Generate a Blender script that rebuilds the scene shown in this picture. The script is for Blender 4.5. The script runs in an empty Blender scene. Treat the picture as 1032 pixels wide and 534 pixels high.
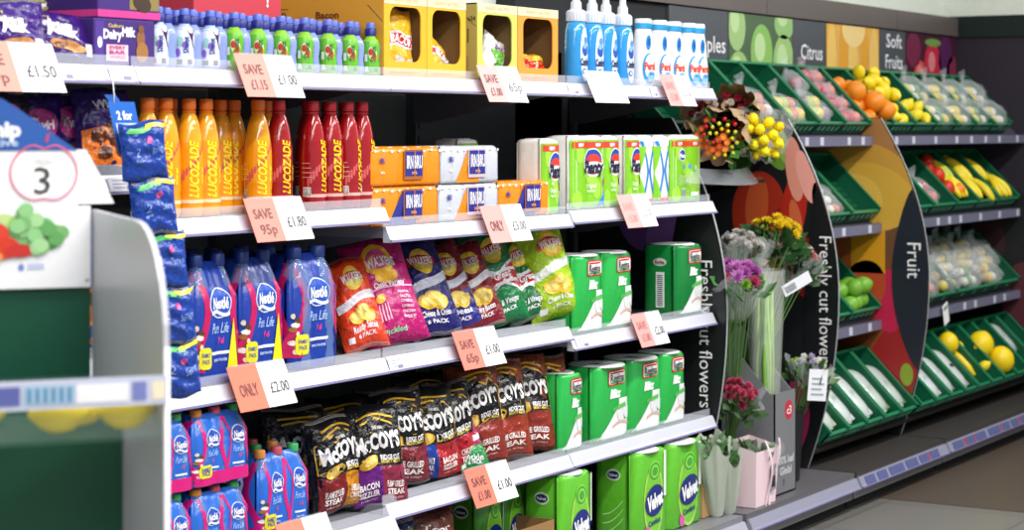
import bpy, math, random
from mathutils import Vector, Matrix, noise
SC = bpy.context.scene
COL = SC.collection
R = math.radians
PI = math.pi
# ---------------------------------------------------------------- camera, world, lights, exposure
TH = math.atan2(1256, 2064)            # angle between the shelf run (+X) and the camera axis
CS, SN = math.cos(TH), math.sin(TH)
FPX, CX, CY, EYE = 2064.0, 516.0, 130.0, 1.5
cam_d = bpy.data.cameras.new('camera'); cam = bpy.data.objects.new('camera', cam_d); COL.objects.link(cam)
cam.location = (0, 0, EYE); cam.rotation_euler = (R(90), 0, TH - R(90))
cam_d.sensor_width = 36; cam_d.lens = 72.0; cam_d.shift_y = -(267 - CY) / 1032.0
cam_d.clip_end = 100
cam_d.dof.use_dof = True; cam_d.dof.focus_distance = 5.8; cam_d.dof.aperture_fstop = 4.6
SC.camera = cam
SC.view_settings.view_transform = 'Standard'; SC.view_settings.look = 'None'
SC.view_settings.gamma = 1.0; SC.view_settings.use_curve_mapping = False
SC.view_settings.exposure = 0.0
W = bpy.data.worlds.new('store_ambient'); SC.world = W; W.use_nodes = True
W.node_tree.nodes['Background'].inputs[0].default_value = (0.90, 0.93, 1.0, 1)
W.node_tree.nodes['Background'].inputs[1].default_value = 0.50
def area(name, loc, sx, sy, power, tgt=None, col=(1, 0.98, 0.96)):
    l = bpy.data.lights.new(name, 'AREA'); l.shape = 'RECTANGLE'; l.size = sx; l.size_y = sy
    l.energy = power; l.color = col
    o = bpy.data.objects.new(name, l); COL.objects.link(o); o.location = loc
    if tgt is not None:
        o.rotation_euler = (Vector(tgt) - Vector(loc)).to_track_quat('-Z', 'Y').to_euler()
    return o
# rows of fluorescent tubes over the aisle
area('ceiling_light', (4.4, 1.3, 3.4), 6.0, 0.22, 200)
area('ceiling_light', (10.0, 1.3, 3.4), 5.0, 0.3, 120)
area('ceiling_light', (2.0, -0.4, 3.4), 9.0, 0.5, 260)
area('ceiling_light', (8.0, 4.6, 3.6), 6.0, 0.5, 110)

def PX(px, Y):
    a = (px - CX) / FPX
    return Y * (CS + a * SN) / (SN - a * CS)
def PZ(px, py, Y):
    X = PX(px, Y); return EYE - (py - CY) * (X * CS + Y * SN) / FPX
def CAMP(px, z, Z=0.0):
    """world point at camera depth z seen in column px"""
    l = (px - CX) / FPX * z
    return Vector((SN * l + CS * z, -CS * l + SN * z, Z))

# ---------------------------------------------------------------- materials
def lin(h):
    r = []
    for i in (0, 2, 4):
        c = int(h[i:i+2], 16) / 255
        r.append(c / 12.92 if c <= .04045 else ((c + .055) / 1.055) ** 2.4)
    return (r[0], r[1], r[2], 1)
_M = {}
KIND = { # rough, bump scale, bump strength, colour variation, extra
 'paper': (.65, 80, .04, .04, {}), 'film': (.24, 34, .40, .05, {}), 'crisp': (.13, 42, 1.0, .10, {}),
 'gloss': (.16, 30, .02, .03, {}), 'ink': (.5, 50, 0, .02, {}), 'plastic': (.38, 60, .03, .04, {}),
 'liquid': (.10, 34, .30, .10, {'coat': .6}), 'matte': (.85, 40, .08, .07, {}),
 'metal': (.38, 90, .03, .04, {'metal': .25}), 'fruit': (.42, 90, .18, .10, {}),
 'petal': (.6, 60, .15, .12, {}), 'leaf': (.5, 30, .25, .25, {}), 'peel': (.4, 220, .30, .06, {}),
 'clear': (.08, 20, .05, .02, {'alpha': .22}), 'cello': (.07, 26, .8, .02, {'alpha': .23}),
 'acryl': (.35, 8, .02, .03, {'alpha': .95}), 'tray': (.15, 8, .02, .02, {'alpha': .05}),
 'wrapw': (.10, 24, 1.0, .04, {'alpha': .62}),
 'pet': (.07, 30, .35, .05, {'alpha': .45}), 'fabric': (.9, 200, .2, .05, {}),
}
def M(key):
    if key in _M: return _M[key]
    kind, hx = key.split(':'); rough, bs, bst, cv, ex = KIND[kind]
    m = bpy.data.materials.new(kind + '_' + hx); m.use_nodes = True
    nt = m.node_tree; b = nt.nodes['Principled BSDF']
    c = lin(hx)
    tc = nt.nodes.new('ShaderNodeTexCoord')
    n = nt.nodes.new('ShaderNodeTexNoise'); n.inputs['Scale'].default_value = bs; n.inputs['Detail'].default_value = 3
    nt.links.new(tc.outputs['Object'], n.inputs['Vector'])
    mx = nt.nodes.new('ShaderNodeMix'); mx.data_type = 'RGBA'
    mx.inputs[6].default_value = tuple(x * (1 - cv) for x in c[:3]) + (1,)
    mx.inputs[7].default_value = tuple(min(1, x * (1 + cv)) for x in c[:3]) + (1,)
    nt.links.new(n.outputs['Fac'], mx.inputs[0]); nt.links.new(mx.outputs[2], b.inputs['Base Color'])
    b.inputs['Roughness'].default_value = rough
    if bst > 0:
        bp = nt.nodes.new('ShaderNodeBump'); bp.inputs['Strength'].default_value = bst
        bp.inputs['Distance'].default_value = (.012 if kind == 'crisp' else .005) if bs < 60 else .0012
        nt.links.new(n.outputs['Fac'], bp.inputs['Height']); nt.links.new(bp.outputs['Normal'], b.inputs['Normal'])
    if 'metal' in ex: b.inputs['Metallic'].default_value = ex['metal']
    if 'alpha' in ex: b.inputs['Alpha'].default_value = ex['alpha']
    if 'coat' in ex: b.inputs['Coat Weight'].default_value = ex['coat']
    _M[key] = m; return m

# ---------------------------------------------------------------- text outlines
_T = {}
def text2d(s, bold=0.0):
    k = (s, bold)
    if k in _T: return _T[k]
    cu = bpy.data.curves.new('t', 'FONT'); cu.body = s; cu.offset = bold; cu.resolution_u = 2; cu.fill_mode = 'FRONT'
    o = bpy.data.objects.new('t', cu); COL.objects.link(o)
    me = bpy.data.meshes.new_from_object(o, depsgraph=bpy.context.evaluated_depsgraph_get())
    vs = [(v.co.x, v.co.y) for v in me.vertices]; fs = [tuple(p.vertices) for p in me.polygons]
    bpy.data.objects.remove(o); bpy.data.curves.remove(cu); bpy.data.meshes.remove(me)
    x0 = min(v[0] for v in vs); x1 = max(v[0] for v in vs)
    H = .69
    vs = [((x - (x0 + x1) / 2) / H, y / H - .5) for x, y in vs]
    _T[k] = (vs, fs, (x1 - x0) / H); return _T[k]

# ---------------------------------------------------------------- mesh builder
class MB:
    def __init__(s): s.v = []; s.f = []; s.m = []; s.k = []; s.T = None
    def mi(s, key):
        if key not in s.k: s.k.append(key)
        return s.k.index(key)
    def add(s, vs, fs, key):
        o = len(s.v); i = s.mi(key)
        for p in vs:
            p = Vector(p)
            s.v.append(tuple(s.T @ p) if s.T else tuple(p))
        for f in fs: s.f.append(tuple(a + o for a in f)); s.m.append(i)
    def box(s, x0, x1, y0, y1, z0, z1, key):
        s.add([(x0,y0,z0),(x1,y0,z0),(x1,y1,z0),(x0,y1,z0),(x0,y0,z1),(x1,y0,z1),(x1,y1,z1),(x0,y1,z1)],
              [(0,3,2,1),(4,5,6,7),(0,1,5,4),(1,2,6,5),(2,3,7,6),(3,0,4,7)], key)
    def quad(s, a, b, c, d, key): s.add([a, b, c, d], [(0, 1, 2, 3)], key)
    def grid(s, F, nu, nv, key, cu=False, flip=False):
        vs = [F(i / nu, j / nv) for j in range(nv + 1) for i in range(nu + (0 if cu else 1))]
        n = nu if cu else nu + 1; fs = []
        for j in range(nv):
            for i in range(nu):
                a = j * n + i; b = j * n + (i + 1) % n; q = (a, b, b + n, a + n)
                fs.append(q[::-1] if flip else q)
        s.add(vs, fs, key)
    def lathe(s, prof, seg, key, c=(0, 0, 0), cap=True, sx=1, sy=1):
        n = len(prof); vs = []
        for r, z in prof:
            for i in range(seg):
                a = 2 * PI * i / seg; vs.append((c[0] + sx * r * math.cos(a), c[1] + sy * r * math.sin(a), c[2] + z))
        fs = []
        for j in range(n - 1):
            for i in range(seg):
                a = j * seg + i; b = j * seg + (i + 1) % seg; fs.append((a, b, b + seg, a + seg))
        if cap: fs.append(tuple(range(seg))[::-1]); fs.append(tuple((n - 1) * seg + i for i in range(seg)))
        s.add(vs, fs, key)
    def ball(s, c, rx, ry, rz, key, seg=14, rings=9, rot=None, nub=0):
        vs = []; fs = []
        for j in range(rings + 1):
            t = PI * j / rings; ct = -math.cos(t); st = math.sin(t)
            for i in range(seg):
                a = 2 * PI * i / seg
                e = 1 + nub * abs(ct) ** 14
                p = Vector((rx * st * math.cos(a), ry * st * math.sin(a), rz * ct * e))
                if rot: p = rot @ p
                vs.append((c[0] + p.x, c[1] + p.y, c[2] + p.z))
        for j in range(rings):
            for i in range(seg):
                a = j * seg + i; b = j * seg + (i + 1) % seg; fs.append((a, b, b + seg, a + seg))
        s.add(vs, fs, key)
    def tube(s, pts, r, key, seg=6, r2=None):
        pts = [Vector(p) for p in pts]; n = len(pts); vs = []; fs = []
        for k, p in enumerate(pts):
            d = (pts[min(k + 1, n - 1)] - pts[max(k - 1, 0)]).normalized()
            u = d.orthogonal().normalized() if k == 0 else (u - d * u.dot(d)).normalized()
            w = d.cross(u); t = k / max(1, n - 1)
            rr = r(t) if callable(r) else (r if r2 is None else r + (r2 - r) * t)
            for i in range(seg):
                a = 2 * PI * i / seg; vs.append(p + rr * (math.cos(a) * u + math.sin(a) * w))
        for j in range(n - 1):
            for i in range(seg):
                a = j * seg + i; b = j * seg + (i + 1) % seg; fs.append((a, b, b + seg, a + seg))
        fs.append(tuple(range(seg))[::-1]); fs.append(tuple((n - 1) * seg + i for i in range(seg)))
        s.add(vs, fs, key)
    def prism(s, pts, a0, a1, key, axis='x'):
        """closed outline extruded along an axis; pts are the two other coordinates in order"""
        def P(p, a): return {'x': (a, p[0], p[1]), 'y': (p[0], a, p[1]), 'z': (p[0], p[1], a)}[axis]
        n = len(pts); vs = [P(p, a0) for p in pts] + [P(p, a1) for p in pts]
        fs = [(i, (i + 1) % n, (i + 1) % n + n, i + n) for i in range(n)]
        fs.append(tuple(range(n))[::-1]); fs.append(tuple(range(n, 2 * n))); s.add(vs, fs, key)
    # --- printing onto a surface map F(u, v, lift)
    def text(s, t, u, v, h, F, key, e=.0012, w=None, rot=0, bold=.02, shear=0):
        vs, fs, tw = text2d(t, bold); k = h if w is None else w / tw
        c, q = math.cos(rot), math.sin(rot); out = []
        for x, y in vs:
            x = x * k + shear * y * h; y = y * h; out.append(F(u + x * c - y * q, v + x * q + y * c, e))
        s.add(out, fs, key)
    def patch(s, pts, F, key, e=.0008, rings=3):
        cu = sum(p[0] for p in pts) / len(pts); cv = sum(p[1] for p in pts) / len(pts); n = len(pts)
        vs = [F(cu, cv, e)]; fs = []
        for r in range(1, rings + 1):
            t = r / rings
            for p in pts: vs.append(F(cu + (p[0] - cu) * t, cv + (p[1] - cv) * t, e))
        for i in range(n): fs.append((0, 1 + i, 1 + (i + 1) % n))
        for r in range(rings - 1):
            for i in range(n):
                a = 1 + r * n + i; b = 1 + r * n + (i + 1) % n; fs.append((a, a + n, b + n, b))
        s.add(vs, fs, key)
    def rect(s, u0, u1, v0, v1, F, key, e=.0008, n=6, m=6, sk=0):
        s.grid(lambda a, b: F(u0 + (u1 - u0) * a + sk * b, v0 + (v1 - v0) * b, e), n, m, key)
    def ell(s, u, v, a, b, F, key, e=.0008, rot=0, n=24, rings=3):
        c, q = math.cos(rot), math.sin(rot)
        s.patch([(u + a * math.cos(t) * c - b * math.sin(t) * q, v + a * math.cos(t) * q + b * math.sin(t) * c)
                 for t in [2 * PI * i / n for i in range(n)]], F, key, e, rings)
    def build(s, name, parent=None, smooth=False, loc=None, bevel=0):
        me = bpy.data.meshes.new(name); me.from_pydata(s.v, [], s.f)
        for k in s.k: me.materials.append(M(k))
        me.polygons.foreach_set('material_index', s.m)
        if smooth: me.polygons.foreach_set('use_smooth', [True] * len(s.f))
        me.update()
        o = bpy.data.objects.new(name, me); COL.objects.link(o)
        if smooth == 2:
            md = o.modifiers.new('edges', 'EDGE_SPLIT'); md.split_angle = R(40)
        if bevel:
            md = o.modifiers.new('bevel', 'BEVEL'); md.width = bevel; md.segments = 2; md.limit_method = 'ANGLE'
        if parent: o.parent = parent
        if loc: o.location = loc
        return o
def flat(O, U, V):
    O, U, V = Vector(O), Vector(U).normalized(), Vector(V).normalized(); N = U.cross(V)
    return lambda u, v, e: O + U * u + V * v + N * e
def FRONT(y, x=0, z=0): return flat((x, y, z), (1, 0, 0), (0, 0, 1))     # faces -Y
def LEFT(x, y=0, z=0): return flat((x, y, z), (0, -1, 0), (0, 0, 1))     # faces -X
def rrect(w, h, r, n=5, cx=0, cy=0):
    o = []
    for sx, sy, a0 in ((1, 1, 0), (-1, 1, 90), (-1, -1, 180), (1, -1, 270)):
        for i in range(n + 1):
            a = R(a0 + 90 * i / n); o.append((cx + sx * (w / 2 - r) + r * math.cos(a), cy + sy * (h / 2 - r) + r * math.sin(a)))
    return o
# ---------------------------------------------------------------- things
def tag(o, label=None, cat=None, group=None, kind=None):
    if label: o['label'] = label
    if cat: o['category'] = cat
    if group: o['group'] = group
    if kind: o['kind'] = kind
    return o
def thing(name, label, cat, loc=(0, 0, 0), rz=0, group=None, rot=None, scale=None):
    o = bpy.data.objects.new(name, None); COL.objects.link(o); o.location = loc; o.empty_display_size = .05
    o.rotation_euler = rot if rot else (0, 0, rz)
    if scale: o.scale = scale
    return tag(o, label, cat, group)
KIDS = {}
def dup(o, label, loc=None, rz=None, rot=None, group=None, scale=None):
    c = o.copy(); COL.objects.link(c); tag(c, label, None, group)
    if loc is not None: c.location = loc
    if rz is not None: c.rotation_euler = (0, 0, rz)
    if rot is not None: c.rotation_euler = rot
    if scale is not None: c.scale = scale
    for ch in o.children:
        k = ch.copy(); COL.objects.link(k); k.parent = c
        for g in ch.children:
            q = g.copy(); COL.objects.link(q); q.parent = k
    return c
ORD = ['first', 'second', 'third', 'fourth', 'fifth', 'sixth', 'seventh', 'eighth', 'ninth', 'tenth', 'eleventh', 'twelfth', 'thirteenth', 'fourteenth', 'fifteenth', 'sixteenth', 'seventeenth', 'eighteenth', 'nineteenth', 'twentieth']
rnd = random.Random(7)

# ---------------------------------------------------------------- the setting
BK = 3.78                 # back panel of the run
XW = 10.84                # side wall closing the run
def struct(mb, name, **k): o = mb.build(name, **k); o['kind'] = 'structure'; return o
mb = MB(); mb.grid(lambda a, b: (-4 + 18 * a, -6 + 10.4 * b, 0), 1, 1, 'plastic:a3a09c')
fl = struct(mb, 'floor')
m = M('plastic:a3a09c'); nt = m.node_tree; br = nt.nodes.new('ShaderNodeTexBrick')
tc = nt.nodes.new('ShaderNodeTexCoord'); nt.links.new(tc.outputs['Object'], br.inputs['Vector'])
br.offset = 0; br.inputs['Scale'].default_value = 1.0; br.inputs['Brick Width'].default_value = .6; br.inputs['Row Height'].default_value = .6
br.inputs['Mortar Size'].default_value = .004; br.inputs['Color1'].default_value = lin('7a7772'); br.inputs['Color2'].default_value = lin('72706a'); br.inputs['Mortar'].default_value = lin('5a5752')
nt.links.new(br.outputs['Color'], nt.nodes['Principled BSDF'].inputs['Base Color']); nt.nodes['Principled BSDF'].inputs['Roughness'].default_value = .3
# darker brown tiles along the far fixtures
mb = MB(); mb.box(7.88, 13.5, -3, 3.11, 0.0, .003, 'plastic:544a41'); struct(mb, 'floor_band')
mb = MB(); mb.box(-1, XW + .2, BK + .06, BK + .2, 0, 3.6, 'matte:e9efe2'); struct(mb, 'wall_back')
mb = MB(); mb.box(XW, XW + .1, .4, BK + .06, 0, 2.115, 'matte:2b2530'); mb.box(XW - .012, XW, .4, BK, 2.00, 2.115, 'matte:0d1f1a')
mb.box(XW + .02, XW + .1, .4, BK + .06, 2.115, 3.6, 'matte:e9efe2'); struct(mb, 'wall_right')
# brown fascia above the sign panels, in three boards
mb = MB()
for x0, x1 in ((6.2, 8.30), (8.305, 9.9), (9.905, XW)):
    mb.box(x0, x1, BK - .045, BK + .06, 2.005, 2.105, 'metal:6e6462')
struct(mb, 'trim_1')
mb = MB(); mb.box(6.2, XW, BK - .02, BK + .06, .1, 2.0, 'matte:26282c'); struct(mb, 'wall_display')

# ---------------------------------------------------------------- shelving bays
LY = 3.13                                          # front of the price edges
def lipstrip(x0, x1, z, y=LY, col='metal:d9dbe6', top=.018):
    """sloping price rail: bottom leads towards the aisle"""
    mb = MB()
    mb.prism([(y, z), (y - .004, z + .004), (y + .002, z + .012), (y + .013, z + .036), (y + .016, z + .042), (y + .024, z + .042), (y + .024, z)], x0 + .002, x1 - .002, col)
    mb.prism([(y - .0055, z + .002), (y - .0045, z + .006), (y + .0, z + .008), (y + .001, z + .002)], x0 + .002, x1 - .002, 'plastic:7f7aa6')
    return mb
def bay(x0, x1, levels, label, right_end=False):
    t = thing('shelving_bay', label, 'shelving', ((x0 + x1) / 2, LY + .3, 0), group=None)
    ox, oy = -(x0 + x1) / 2, -(LY + .3)
    def put(mb, name, par, **k):
        o = mb.build(name, par, **k); 
        if par == t: o.location = (ox, oy, 0)
        return o
    mb = MB(); mb.box(x0, x1, BK - .02, BK, .1, 2.0 if x0 < 5 else 1.78, 'matte:565c5c'); put(mb, 'back_panel', t)
    mb = MB(); mb.box(x0 + .002, x0 + .036, BK - .06, BK - .02, .1, 1.9 if x0 < 5 else 1.78, 'metal:4a4d50')
    for i in range(30): mb.box(x0 + .015, x0 + .023, BK - .062, BK - .06, .2 + i * .05, .225 + i * .05, 'ink:101214')
    put(mb, 'upright', t)
    for z, y in levels:
        mb = MB(); mb.box(x0 + .003, x1 - .003, y + .024, BK - .06, z + .012, z + .040, 'metal:8b8c94')
        s = put(mb, 'shelf', t)
        put(lipstrip(x0, x1, z, y), 'price_rail', s)
        mb = MB(); mb.box(x0 + .004, x1 - .004, y + .026, y + .029, z + .040, z + .066, 'clear:e8ecf4'); put(mb, 'clear_riser', s)
        for xx in (x0 + .004, x1 - .008):
            mb = MB(); mb.prism([(y + .05, z + .012), (BK - .06, z + .012), (BK - .06, z - .08), (BK - .12, z - .08)], xx, xx + .004, 'metal:6d6e76'); put(mb, 'bracket', s)
    mb = MB(); mb.box(x0 + .001, x1 - .001, 3.03, BK - .06, .09, .15, 'metal:8b8c94')
    b = put(mb, 'base_shelf', t)
    put(lipstrip(x0, x1, .088, 3.005, 'metal:b9bccb'), 'price_rail', b)
    mb = MB(); mb.box(x0 + .001, x1 - .001, 3.04, 3.06, .045, .1, 'metal:85868a'); put(mb, 'kick_plate', b)
    return t
B = [2.52, 3.52, 4.515, 5.51, 6.53]
Z1 = 1.600
bay(B[0], B[1], [(Z1, LY), (1.354, LY), (.95, LY), (.5, LY)], 'sweets and chocolate shelving bay at the far left edge, under the purple boxes')
bay(B[1], B[2], [(Z1, LY), (1.248, LY), (.845, LY), (.425, 3.10)], 'shelving bay carrying the orange energy drinks and blue water packs')
bay(B[2], B[3], [(Z1, LY), (1.195, LY), (.846, LY), (.449, LY)], 'shelving bay carrying crisp cartons, fizzy drink cans and crisps')
bay(B[3], B[4], [(Z1, LY), (1.204, LY), (.812, LY), (.450, LY)], 'shelving bay of kitchen towel and toilet roll beside the flower display')
DZ = .042 # deck height above rail bottom
# ================================================================ products
FY = 3.172                                          # front row, just behind the clear riser
def S(i, b): # deck height of shelf i (1 top) in bay b (1..4)
    z = {1: [Z1] * 4, 2: [1.354, 1.248, 1.195, 1.204], 3: [.95, .845, .846, .812], 4: [.5, .425, .449, .45]}[i][b - 1]
    return z + .0415
# ---- price cards hanging on the rails
def ticket(px, Y, z, left, right, label, lc='f08878', w=.228, h=.105, small='', lean=.045, tc='6a4a48', rc='4a4850'):
    x = PX(px, Y)
    t = thing('price_card', label, 'price card', (x, Y, z), group=None)
    U = Vector((1, 0, 0)); V = Vector((0, lean, h)).normalized(); L = math.hypot(lean, h)
    F = lambda u, v, e: U * u + V * (v - L) + U.cross(V) * e
    mb = MB()
    sp = w * .50
    for a, b, c in ((0, sp, 'paper:' + lc), (sp, w, 'paper:f7f6f8')):
        P = [F(a, 0, 0), F(b, 0, 0), F(b, L, 0), F(a, L, 0)]; Q = [p - U.cross(V) * .0012 for p in P]
        mb.add(P + Q, [(0, 1, 2, 3), (7, 6, 5, 4), (0, 4, 5, 1), (1, 5, 6, 2), (2, 6, 7, 3), (3, 7, 4, 0)], c)
    if len(left) == 2:
        mb.text(left[0], sp * .48, L * .64, .025, F, 'ink:' + tc, w=sp * .62, bold=.015)
        mb.text(left[1], sp * .52, L * .28, .025, F, 'ink:' + tc, w=sp * .55, bold=.015)
    elif left:
        mb.text(left[0], sp * .5, L * .45, .03, F, 'ink:' + tc, w=sp * .62, bold=.02)
    if right: mb.text(right, sp + (w - sp) * .56, L * .42, .027, F, 'ink:' + rc, w=(w - sp) * .66, bold=.012)
    for k in range(2): mb.rect(sp + .012, w - .03 + .012 * k, L * (.84 - .1 * k), L * (.87 - .1 * k), F, 'ink:d6d4dc', n=1, m=1)
    mb.rect(sp + .02, w - .03, L * .16, L * .18, F, 'ink:c8c6d0', n=1, m=1)
    mb.build('card', t)
    mb = MB(); mb.box(.02, w - .02, -.001, .004, -.008, .002, 'clear:e0e4ee'); mb.build('holder', t)
TY = LY + .008
def TZ(z): return z + .083
ticket(-40, TY, TZ(Z1), ('SAVE', '79p'), '£1.50', 'coral and white SAVE 79p card priced £1.50 under the purple chocolate', w=.262, h=.105, lc='f59a8a')
ticket(235, TY, TZ(Z1), ('SAVE', '£1.15'), '£1.00', 'coral and white SAVE £1.15 card below the green juice bottles', lc='f59a8c')
ticket(480, TY, TZ(Z1), ('SAVE', '£1.00'), '65p', 'overexposed pale pink price card under the green crisp carton', lc='f6b0aa', w=.22, rc='77757e')  # coral paled here: the overexposure is put into the paper colour
ticket(588, TY, TZ(Z1), ('',) if 0 else '', '', 'almost blank white card with pink corner under the blue softener bottles', lc='fbeeee', w=.225, h=.1)  # left half near white, overexposure painted into the card
ticket(664, TY, TZ(Z1), ('SAVE', '£1.00'), '£2.50', 'overexposed faint pink card under the white detergent bottles at the top shelf end', lc='f4a4a0', w=.2, rc='a09ea8', tc='c08a86')  # paled coral again carries the bright top-shelf light
ticket(245, TY, TZ(1.248), ('SAVE', '95p'), '£1.80', 'coral SAVE 95p card priced £1.80 below the energy drink bottles', lc='f28f80')
ticket(483, TY, TZ(1.195), ('ONLY',), '£3.00', 'pink and white ONLY £3.00 card under the fizzy drink can packs', lc='f3a39c', rc='66646c')
ticket(621, TY, TZ(1.204), ('SAVE', '£1.00'), '£2.00', 'pink and white card under the lime kitchen towel packs', lc='f2aaa4', w=.21, rc='b0aeb8', tc='c89a98')
ticket(228, TY, TZ(.845), ('ONLY',), '£2.00', 'orange and white ONLY £2.00 card below the blue water packs', lc='f27c62', w=.222)
ticket(455, TY, TZ(.846), ('SAVE', '65p'), '£1.00', 'coral SAVE 65p card priced £1.00 under the bags with the flag', lc='f28270', w=.225)
ticket(635, TY, TZ(.812), ('SAVE', '£1.00'), '£2.00', 'pink and white card beneath the green kitchen rolls on the third shelf', lc='f2a09a', w=.2, tc='b0706c')
ticket(467, TY, TZ(.449), ('SAVE', '£1.00'), '£1.00', 'coral SAVE card priced £1.00 below the brown ridged crisp bags', lc='f07c66', w=.23)
ticket(277, LY - .02, .528, ('',) if 0 else '', '', 'orange and white card on the lowest shelf edge, cut by the frame bottom', lc='f0836c', w=.21, h=.1)
# ---- small white edge labels
def edge_label(px, z, w, label, Y=LY, pink=False):
    x = PX(px, Y)
    t = MB(); F = lambda u, v, e: Vector((u, .0035 + v * .36 - .0045 - e, v))
    t.grid(lambda a, b: F(w * a, .003 + .034 * b, .002), 1, 1, 'paper:f4f4f8')
    for k in range(3): t.rect(w * .12, w * (.8 - .15 * k), .028 - .008 * k, .0305 - .008 * k, F, 'ink:a8aac0', e=.003, n=1, m=1)
    t.rect(w * .55, w * .9, .008, .017, F, 'ink:8486a0', e=.003, n=1, m=1)
    o = t.build('shelf_label', loc=(x, Y - .001, z + .002)); tag(o, label, 'shelf label')
edge_label(56, Z1, .06, 'small white edge label beside the coral £1.50 card')
edge_label(112, Z1, .075, 'white edge label below the boxed chocolate bars, left of the hanging strip')
edge_label(111, 1.354, .1, 'white edge label left of the hanging blue snack strip')
edge_label(574, Z1, .065, 'white edge label left of the blank card under the blue bottles')
edge_label(657, Z1, .045, 'white edge label left of the faint pink card on the top shelf')
edge_label(393, .846, .07, 'white edge label under the magenta crisp bag')
edge_label(582, .812, .08, 'white edge label beneath the leftmost green kitchen roll pack on the third shelf')

# ---- bottles
def cylF(rf, ang0=0):
    """surface map round a lathe: u is arc length at radius rf(v)"""
    def F(u, v, e):
        r = rf(v); a = ang0 + u / max(r, .01); return Vector(((r + e) * math.sin(a), -(r + e) * math.cos(a), v))
    return F
def interp(prof):
    def f(z):
        for (r0, z0), (r1, z1) in zip(prof, prof[1:]):
            if z0 <= z <= z1 and z1 > z0: return r0 + (r1 - r0) * (z - z0) / (z1 - z0)
        return prof[-1][0]
    return f
LZ = [(r, z * 1.085) for r, z in [(.028,0),(.033,.004),(.0348,.015),(.0348,.045),(.0335,.052),(.0348,.06),(.0350,.10),(.0345,.135),(.0325,.16),(.0290,.185),(.0245,.205),(.0190,.222),(.0140,.232),(.0128,.240)]]
def energy(name, c, lc, cap, label, tcol, loc, ang=-.75, white='f3dcb4'):
    t = thing(name, label, 'bottle', loc, 0, 'energy drink bottles on the second shelf')
    mb = MB(); mb.lathe(LZ, 20, 'liquid:' + c); mb.build('body', t, True)
    rf = interp(LZ); F = cylF(rf, ang)
    mb = MB(); mb.grid(lambda a, b: F(-.075 + .15 * a, .03 + .15 * b, .0004), 20, 12, 'liquid:' + lc)
    mb.rect(-.05, .05, .034, .042, F, 'film:' + white, e=.0008, n=12, m=1)
    mb.text('LUCOZADE', .004, .115, .021, F, 'ink:' + tcol, w=.132, rot=PI / 2, bold=.03, shear=.25, e=.0018)
    for k in range(14): mb.ell(-.05 + .1 * ((k * 37) % 14) / 14, .19 - .009 * ((k * 5) % 14), .0035, .006 + .004 * (k % 3), F, 'liquid:' + ('f8c83c' if cap[0] == 'e' else 'd05a58'), e=.0007, n=8, rings=1)  # small ovals painted on as highlights of the shiny bottle
    mb.text('energy', .026, .10, .007, F, 'ink:' + tcol, w=.04, rot=PI / 2, e=.0018)
    mb.rect(-.058, -.036, .036, .060, F, 'film:e8e4dc', n=3, m=2)
    for k in range(6): mb.rect(-.056 + k * .0034, -.0545 + k * .0034, .038, .058, F, 'ink:302828', e=.0012, n=1, m=1)
    for k in range(4): mb.rect(-.062, -.028 - .004 * k, .085 + .012 * k, .0865 + .012 * k, F, 'ink:' + white, e=.0008, n=4, m=1)
    mb.build('label', t, True)
    mb = MB(); mb.lathe([(.0125,.257),(.0165,.2575),(.0170,.261),(.0170,.279),(.0160,.283),(.001,.2835)], 18, 'plastic:' + cap)
    mb.lathe([(.014,.249),(.0172,.250),(.0172,.254),(.014,.255)], 16, 'plastic:' + cap)
    mb.build('cap', t, 2)
    return t
z = S(2, 2)
oz = energy('energy_drink_bottle', 'f8a41a', 'f59a12', 'f0761c', '-', 'fff01a', (0, 0, 0))
rz_ = energy('energy_drink_bottle', 'a01018', '9c0e18', 'b81c28', '-', 'ffd400', (0, 0, 0), white='e8b0a8')
op = [(.0, 145, 0), (0, 163.6, 0), (0, 187, 0), (0, 204.5, 0), (1, 219, .08), (1, 233, .08), (0, 257, 0)]
names = ['orange energy drink bottle nearest the hanging blue strip', 'orange energy drink bottle, second from the hanging blue strip', 'orange energy drink bottle, third from the hanging strip, lettering facing front',
 'orange energy drink bottle, last of the four front ones on the left', 'darker set-back orange bottle behind the left group', 'set-back orange bottle just left of the lone front one', 'orange energy drink bottle standing in front beside the red ones']
for i, (bk, px, dy) in enumerate(op):
    Y = 3.212 + dy; tgt = oz if i == 0 else dup(oz, names[i])
    tgt.location = (PX(px, Y) + .012, Y, z); tgt['label'] = names[i]; tgt.rotation_euler = (0, 0, [.1, -.1, .15, .2, .3, -.3, .05][i])
rn = ['red energy drink bottle just right of the front orange one', 'red energy drink bottle with its printed back turned out, left of the red four', 'second of the four grouped red energy drink bottles', 'third of the four grouped red energy drink bottles, barcode showing', 'red energy drink bottle at the right end beside the drink cans']
for i, px in enumerate((279, 313, 331, 348.5, 363)):
    tgt = rz_ if i == 0 else dup(rz_, rn[i]); Y = 3.212
    tgt.location = (PX(px, Y) + .008, Y, z); tgt['label'] = rn[i]; tgt.rotation_euler = (0, 0, [.35, .75, .3, .95, .85][i])
bo = dup(oz, 'orange energy drink bottle half hidden behind the front orange one', (PX(268, 3.292), 3.292, z))
for i, px in enumerate((140, 158, 176)):
    dup(oz, 'orange energy drink bottle in the back row behind the %s front bottle' % ORD[i + 1], (PX(px, 3.30) + .05, 3.30, z))
for i, px in enumerate((300, 320, 338)):
    dup(rz_, 'red energy drink bottle in the back row behind the %s grouped red one' % ORD[i], (PX(px, 3.29) + .045, 3.29, z))

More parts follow.
